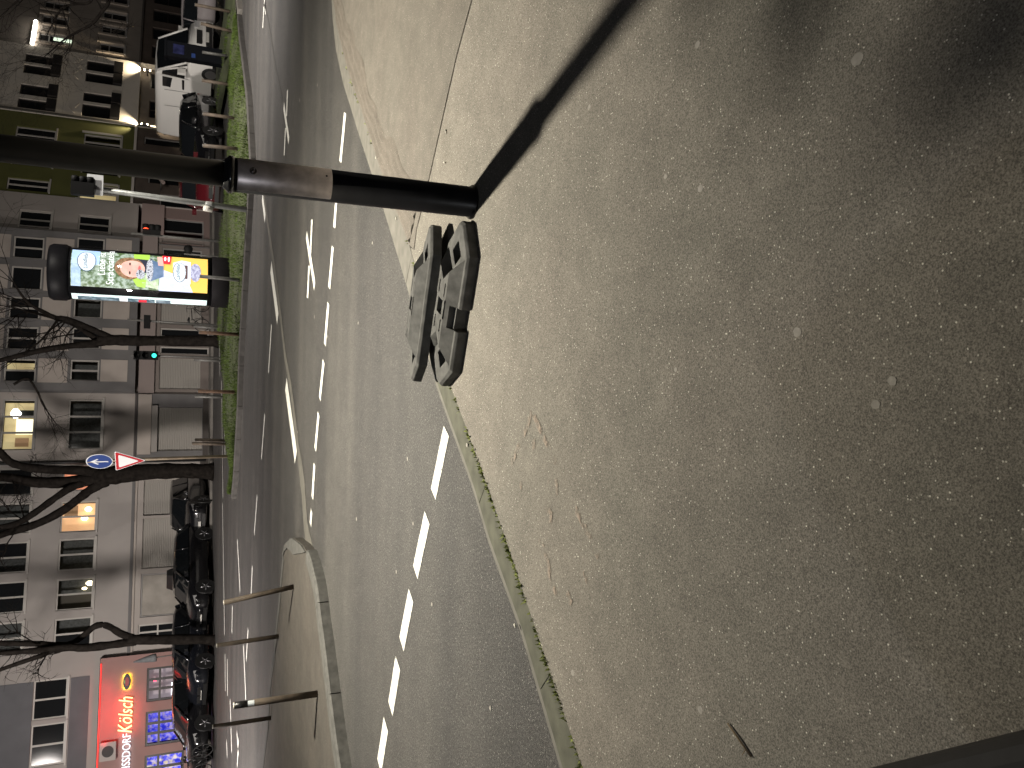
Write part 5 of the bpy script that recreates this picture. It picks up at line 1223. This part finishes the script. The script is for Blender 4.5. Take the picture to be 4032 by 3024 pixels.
# ticket machine
tmb = G(893, 226, .12)
tmx = thing('ticket_machine', 'tall black parking ticket machine before the white van', 'ticket machine', tmb); s_w = .50
zt_ = DY(648, 226, tmb.y).z
MB().box((tmb.x, tmb.y + .2, (zt_ + .12) / 2 + .02), (s_w, .34, zt_ - .16)).build('cabinet', mat('machine_black', (.004, .0045, .006), .5, spec=.08), tmx)
MB().box((tmb.x, tmb.y + .2, zt_ - .02), (s_w + .06, .40, .06)).build('hood', mat('machine_black', (.008, .009, .012), .35), tmx)
MB().box((tmb.x + .01, tmb.y + .024, zt_ - .42), (s_w * .62, .012, .34)).build('display', mat('machine_display', (.012, .014, .04), .15, noise=(5, .5, 2.)), tmx)
MB().box((tmb.x - .12, tmb.y + .024, .62 * zt_ - .1), (.14, .012, .12)).build('blue_label', mat('machine_blue', (.01, .03, .12), .4), tmx)

# bicycles
def bicycle(label, loc, rz, lean=.08):
    t = thing('bicycle', label, 'bicycle', loc, rz); bm_ = mat('bike_black', (.012, .012, .012), .35)
    def L_(x, z): return (x, lean * z, z)
    for nm, x in (('wheel', -.53), ('wheel', .53)):
        pts = [L_(x + .33 * math.cos(a * math.pi / 14), .335 + .33 * math.sin(a * math.pi / 14)) for a in range(29)]
        wh = MB().tube(pts, .02, 6, False).build(nm, tyre_m, t, local=True)
        sp_ = MB()
        for k in range(8):
            a = k * math.pi / 4; sp_.tube([L_(x, .335), L_(x + .32 * math.cos(a), .335 + .32 * math.sin(a))], .003, 4)
        sp_.build('spokes', rim_m, wh, local=True)
    f = MB()
    for a, c in (((-.53, .335), (-.12, .30)), ((-.12, .30), (-.26, .82)), ((-.53, .335), (-.24, .72)), ((-.12, .30), (.36, .70)), ((-.24, .76), (.34, .80)), ((.34, .86), (.53, .335))): f.tube([L_(*a), L_(*c)], .018, 6)
    f.build('frame', bm_, t, local=True)
    MB().tube([L_(-.40, .90), L_(-.26, .92), L_(-.12, .90)], [.05, .06, .03], 8).build('saddle', bm_, t, local=True)
    MB().tube([(.33, lean + .28, .98), (.36, lean, 1.02), (.33, lean - .28, .98)], .014, 6).build('handlebar', bm_, t, local=True)
    MB().tube([L_(.34, .84), L_(.36, 1.02)], .014, 6).build('stem', bm_, t, local=True)
    return t
bicycle('dark bicycle leaning before a roller shutter', FL.P(uL(700, 1252), .55, .1), FL.a + math.radians(10))
bicycle('dark bicycle parked outside the pub beside the black hatchback', at(846, 2985, 1.6, .1), math.radians(150))
bicycle('dark bicycle parked outside the pub, behind the other one', at(846, 3010, 2.6, .1), math.radians(-40))

# ================================================================ TREES
bark = mat('dark_bark', (.013, .011, .0095), .9, 0, .04, noise=(7, .55, 1.5), bump=(22, .8, .02))
def smooth_path(pts, n=4):
    out = []
    for i in range(len(pts) - 1):
        p0, p1, p2, p3 = pts[max(i - 1, 0)], pts[i], pts[i + 1], pts[min(i + 2, len(pts) - 1)]
        for k in range(n):
            t = k / n; out.append(.5 * ((2 * p1) + (p2 - p0) * t + (2 * p0 - 5 * p1 + 4 * p2 - p3) * t * t + (3 * p1 - p0 - 3 * p2 + p3) * t ** 3))
    return out + [pts[-1]]
def grow(b, p, d, L, r, rnd, depth, droop=.0):
    n = 5; pts = [p]; cur = p.copy(); dd = d.normalized()
    for i in range(n):
        dd = (dd + Vector((rnd.gauss(0, .16), rnd.gauss(0, .16), rnd.gauss(0, .12) - droop))).normalized(); cur = cur + dd * L / n; pts.append(cur.copy())
    b.tube(pts, [r * (1 - .75 * i / n) for i in range(n + 1)], 5 if r > .012 else 3, False)
    if depth > 0:
        for i in range(2, n + 1):
            for _ in range(2 if i > 3 else 1):
                side = Vector((rnd.gauss(0, 1), rnd.gauss(0, 1), rnd.gauss(0, .6))); side = (side - side.project(dd)).normalized()
                grow(b, pts[i], dd * .65 + side * .8, L * rnd.uniform(.45, .7), r * .5, rnd, depth - 1, droop)
def tree(label, y, limbs, seed, base_r, twigs):
    """limbs: lists of (picture point, radius px at that depth); first one is the trunk"""
    rnd = random.Random(seed); base = DY(*limbs[0][0][0], y); base.z = .05
    t = thing('street_tree', label, 'tree', base, group='bare street trees'); pxm = y * .97 / F
    tr = MB(); ends = []
    for li, limb in enumerate(limbs):
        off = 0 if li == 0 else rnd.uniform(-.5, .5); pts = []; rad = []
        for k, (px, w) in enumerate(limb):
            q = DY(*px, y); f = k / max(1, len(limb) - 1)
            if li > 0: q = DY(*px, y + off * f * 2)
            if li == 0 and k == 0: q.z = .0
            pts.append(q); rad.append(w * pxm)
        sp_ = smooth_path(pts, 4); rs_ = []
        for i in range(len(sp_)):
            g = i / 4; a = int(min(g, len(rad) - 1)); c = min(a + 1, len(rad) - 1); rs_.append((rad[a] * (1 - (g - a)) + rad[c] * (g - a)) * rnd.uniform(.92, 1.08))
        if li == 0: rs_[0] *= 1.35
        (tr if li == 0 else tr).tube(sp_, rs_, 10)
        ends.append((sp_, rs_, li))
    tr.build('trunk', bark, t)
    tw = MB()
    for sp_, rs_, li in ends:
        if li == 0: continue
        for i in range(len(sp_) // 3, len(sp_)):
            if rnd.random() < twigs:
                d = (sp_[min(i + 1, len(sp_) - 1)] - sp_[i - 1]).normalized(); side = Vector((rnd.gauss(0, 1), rnd.gauss(0, .8), rnd.gauss(0, .5)))
                grow(tw, sp_[i], d * .5 + side.normalized() * .8, rnd.uniform(.9, 1.7), min(.035, rs_[i] * .5), rnd, 2)
        d = (sp_[-1] - sp_[-3]).normalized()
        for _ in range(3): grow(tw, sp_[-1], d + Vector((rnd.gauss(0, .4), rnd.gauss(0, .4), .3)), 2.4, rs_[-1] * .6, rnd, 2)
    if tw.v: tw.build('crown', bark, t)
    return t
tree('bare tree with a wide fork beside the advertising column', 33.0, [
    [(z2(1900, 1312), 21), (z2(1600, 1310), 20), (z2(1200, 1308), 19), (z2(950, 1302), 21), (z2(850, 1312), 18)],
    [(z2(920, 1310), 16), (z2(800, 1335), 14), (z2(600, 1355), 11), (z2(400, 1385), 10), (z2(200, 1430), 9), (z2(0, 1480), 7), (z2(-200, 1530), 5)],
    [(z2(980, 1290), 13), (z2(850, 1230), 11), (z2(700, 1165), 10), (z2(580, 1120), 10), (z2(480, 1108), 9), (z2(380, 1055), 6), (z2(260, 990), 5), (z2(180, 900), 4), (z2(120, 800), 2.5)],
    [(z2(830, 1290), 11), (z2(720, 1210), 9), (z2(600, 1150), 8), (z2(500, 1120), 7)],
    [(z2(500, 1130), 5), (z2(440, 1210), 4), (z2(330, 1330), 3), (z2(230, 1400), 2.5)],
    [(z3(120, 30), 5), (z3(240, -20), 4), (z3(330, 100), 3.5), (z3(370, 200), 3), (z3(430, 290), 2), (z3(480, 360), 1.4)],
    [(z2(250, 985), 3), (z2(180, 1000), 2), (z2(60, 940), 1.6), (z2(0, 900), 1)]], 5, .25, .22)
tree('thick bare tree forking low behind the round blue sign', 35.0, [
    [(z3(1860, 790), 30), (z3(1600, 782), 29), (z3(1300, 790), 29), (z3(1050, 815), 33), (z3(900, 830), 36), (z3(820, 840), 30)],
    [(z3(900, 800), 20), (z3(700, 780), 17), (z3(400, 770), 15), (z3(200, 745), 14), (z3(80, 700), 13), (z3(0, 620), 12), (z3(-150, 500), 9)],
    [(z3(880, 850), 20), (z3(700, 870), 22), (z3(500, 885), 21), (z3(300, 880), 19), (z3(120, 850), 17), (z3(0, 835), 15), (z3(-200, 800), 11)],
    [(z3(930, 870), 20), (z3(800, 940), 17), (z3(680, 1030), 15), (z3(560, 1120), 15), (z3(400, 1210), 15), (z3(250, 1270), 14), (z3(100, 1310), 13), (z3(0, 1345), 12), (z3(-150, 1400), 9)],
    [(z3(760, 880), 14), (z3(620, 930), 13), (z3(480, 1020), 12), (z3(300, 1150), 12), (z3(150, 1240), 11), (z3(0, 1275), 9)]], 8, .3, .10)
tree('slim dark tree with a crooked fork in front of the pub', 31.5, [
    [(z4(1880, 575), 21), (z4(1700, 572), 19), (z4(1400, 575), 18), (z4(1180, 575), 20), (z4(1080, 575), 17)],
    [(z4(1120, 560), 14), (z4(1020, 525), 13), (z4(930, 470), 12), (z4(860, 450), 12), (z4(790, 470), 11), (z4(700, 545), 10), (z4(600, 610), 11), (z4(480, 622), 12), (z4(300, 610), 11), (z4(0, 605), 9), (z4(-200, 590), 6)],
    [(z4(1150, 590), 15), (z4(1000, 610), 14), (z4(850, 630), 15), (z4(700, 645), 15), (z4(560, 640), 12), (z4(420, 655), 11), (z4(200, 675), 9), (z4(0, 690), 7)],
    [(z4(600, 650), 9), (z4(450, 670), 8), (z4(350, 710), 9), (z4(200, 760), 8), (z4(0, 830), 7), (z4(-150, 880), 5)]], 4, .2, .05)
# tree whose branches hang in from beyond the picture's right edge
tree('bare tree with twiggy branches reaching across the dim house', 30.0, [
    [((870, -260), 22), ((700, -250), 20), ((520, -230), 18), ((420, -200), 15)],
    [((470, -210), 11), ((440, -60), 8), (z1(940, 30), 6.5), (z1(890, 100), 6), (z1(800, 210), 5), (z1(650, 290), 4), (z1(540, 360), 3), (z1(450, 440), 2), (z1(380, 500), 1.2)],
    [((430, -190), 9), ((380, -60), 6), (z1(780, 20), 5), (z1(650, 35), 4.5), (z1(540, 70), 4), (z1(480, 170), 3), (z1(430, 260), 2), (z1(400, 330), 1.2)],
    [((420, -200), 10), ((250, -120), 7), ((120, -40), 4), ((40, 30), 2)],
    [(z1(540, 75), 3), (z1(580, 200), 2.4), (z1(610, 310), 1.8), (z1(600, 420), 1.2)],
    [(z1(640, 290), 3), (z1(630, 380), 2), (z1(600, 460), 1.2)]], 12, .2, .45)
# tree beside the camera, beyond the picture's edge: only the soft shade of its limbs falls into view
t = thing('street_tree', 'bare tree standing on the pavement beyond the lamp post', 'tree', (4.3, 4.9, PZ), group='bare street trees'); rnd = random.Random(21); b = MB()
b.tube([(4.3, 4.9, 0), (4.25, 4.95, 1.5), (4.1, 5.1, 3.0), (3.9, 5.2, 4.2)], [.2, .16, .14, .11], 12); b.build('trunk', bark, t)
b = MB()
LP = Vector((.14, 7.6, 6.68))
for pa, pb3, hz_, r_ in (((2830, -330), (2715, 130), 3.7, .032), ((3260, -350), (2960, 400), 3.7, .047), ((4080, -280), (3400, 540), 3.7, .060)):
    ga, gb = G(*pa), G(*pb3); q0 = LP + (ga - LP) * (1 - hz_ / 6.68); q1 = LP + (gb - LP) * (1 - (hz_ + .25) / 6.68)
    p0 = Vector((3.95, 5.18, rnd.uniform(3.2, 4.1)))
    pts = smooth_path([p0, p0.lerp(q0, .55) + Vector((0, 0, .2)), q0, q0.lerp(q1, .5) + Vector((0, 0, .04)), q1], 5); b.tube(pts, [r_ * (1.2 - .75 * i / (len(pts) - 1)) for i in range(len(pts))], 8)
b.build('crown', bark, t)

# ================================================================ SMALL LITTER AND NEAR EDGE
gum = mat('old_gum', (.32, .30, .27), .9, noise=(60, .8, 1.1))
for i, (X, Y, r_) in enumerate([(2757, 742, .012), (3139, 1307, .014), (2757, 2795, .012), (2746, 175, .012), (3374, 233, .017), (2620, 695, .009), (2255, 2650, .013), (3513, 1500, .012), (3447, 1593, .012), (2320, 420, .010), (1838, 1752, .012), (2660, 1455, .008), (2062, 1007, .008)]):
    c = G(X, Y, PZ + .0012); rr = random.Random(i); n = 14
    MB().add([c + Vector((math.cos(a * 6.283 / n) * r_ * rr.uniform(.82, 1.08), math.sin(a * 6.283 / n) * r_ * 1.15 * rr.uniform(.82, 1.08), 0)) for a in range(n)], [list(range(n))]).build('gum_spot', gum, pavement)
for i, (X, Y) in enumerate([(1466, 957), (1604, 1805), (1238, 1248), (1403, 2043), (1626, 2062), (1172, 1700), (1290, 1325), (1410, 1270), (1250, 335), (1180, 395), (1560, 2250), (1700, 2380), (1930, 2790), (1120, 520)]):
    c = G(X, Y, .0055); rr = random.Random(i + 50); n = 7; r_ = .010 + .0012 * c.y
    MB().add([c + Vector((math.cos(a * 6.283 / n) * r_ * rr.uniform(.5, 1.2), math.sin(a * 6.283 / n) * r_ * rr.uniform(.5, 1.2), 0)) for a in range(n)], [list(range(n))]).build('gum_spot', gum, road)
butt = mat('cigarette_paper', (.6, .58, .52), .8)
for X, Y, a, lab in [(1755, 517, .3, 'pale cigarette end close to the dark pavement joint'), (1750, 640, 1.2, 'pale cigarette end between the pavement joint and the lamp post foot'), (2028, 2465, .9, 'pale cigarette end on the outer edge of the mossy kerb'), (1560, 860, .2, 'pale cigarette end on the kerb behind the propped barrier foot'), (1480, 620, 2., 'pale cigarette end on the road beside the rough asphalt strip')]:
    c = G(X, Y, PZ + .006); d = Vector((math.cos(a), math.sin(a), 0)) * .013
    o = MB().tube([c - d, c + d], .0045, 7).build('cigarette_end', butt); tag(o, lab, 'litter', 'cigarette ends scattered near the kerb')
a_, b_ = G(2865, 2848, PZ + .006), G(2958, 2980, PZ + .005); m_ = a_.lerp(b_, .5) + Vector((.004, .003, .002))
tw = MB(); tw.tube([a_, m_, b_], [.0028, .0035, .003], 7); q = a_.lerp(b_, .78); tw.tube([q, q + Vector((-.022, .012, .003))], [.0022, .0012], 5)
tag(tw.build('twig', mat('twig_bark', (.16, .12, .075), .9)), 'short thin twig lying on the bare pavement', 'twig')
# faint ghost of a removed pictogram on the pavement
scuff = bpy.data.materials.new('worn_marking'); scuff.use_nodes = True; nt = scuff.node_tree; p = nt.nodes['Principled BSDF']; p.inputs['Base Color'].default_value = (.30, .245, .20, 1); p.inputs['Roughness'].default_value = .9
geo = nt.nodes.new('ShaderNodeNewGeometry'); nz = nt.nodes.new('ShaderNodeTexNoise'); nz.inputs['Scale'].default_value = 26; nt.links.new(geo.outputs['Position'], nz.inputs['Vector'])
rp = nt.nodes.new('ShaderNodeMapRange'); rp.inputs['From Min'].default_value = .45; rp.inputs['From Max'].default_value = .7; rp.inputs['To Max'].default_value = .95; nt.links.new(nz.outputs['Fac'], rp.inputs['Value']); nt.links.new(rp.outputs[0], p.inputs['Alpha'])
def z14(a, b): return (1600 + .603 * a, 1500 + .603 * b)
for ln in ([(690, 560), (740, 440), (800, 300), (820, 210)], [(820, 230), (880, 370), (930, 470), (975, 570)], [(930, 700), (945, 645), (970, 650), (965, 740)], [(910, 850), (935, 880), (930, 930)], [(860, 1040), (910, 1170), (930, 1290), (970, 1410)], [(1095, 850), (1130, 920), (1185, 1030), (1245, 1170)], [(1040, 1400), (1070, 1470)], [(1150, 1250), (1175, 1330)], [(740, 600), (750, 640), (735, 680)], [(820, 380), (825, 470)]):
    pts = resample([G(*z14(*q), PZ + .004) for q in ln], .05); m = len(pts); w_ = [.018 * (.4 + .6 * math.sin(math.pi * (i + .5) / m)) for i in range(m)]
    lo = [p_ + o_ * 1 for p_, o_ in zip(pts, [Vector((0, 0, 0))] * m)]; hi = [Vector(h) for h in offs(pts, .032)]
    MB().add([tuple(q) for q in lo] + [tuple(q) for q in hi], [(i, i + 1, m + i + 1, m + i) for i in range(m - 1)]).build('worn_marking', scuff, pavement)
# made-up rounded block standing in for a blurred dark cloth shape near the camera
e0, e1 = G(3395, 3030, .62), G(4050, 2866, .62)
d_ = (e1 - e0).normalized(); n_ = Vector((-d_.y, d_.x, 0)); n_ = n_ if n_.x < 0 else -n_
c0 = (e0 + e1) / 2
bk = thing('corner_block', 'made-up dark grey rounded block in place of a blurred near shape', 'cabinet', (c0.x + n_.x * .2, c0.y + n_.y * .2, PZ))
sx = [e0 - d_ * .25, e1 + d_ * .25]
prof = [(.0, PZ), (.0, .59), (.004, .607), (.014, .617), (.03, .62), (.36, .62), (.385, .60), (.39, PZ)]
vs = [s_ + n_ * a + Vector((0, 0, z - s_.z)) for s_ in sx for a, z in prof]; n = len(prof)
MB().add(vs, [(j, j + 1, n + j + 1, n + j) for j in range(n - 1)] + [list(range(n)), list(range(n, 2 * n))[::-1]]).build('housing', mat('corner_block_grey', (.035, .033, .033), .7, noise=(30, .85, 1.15)), bk)
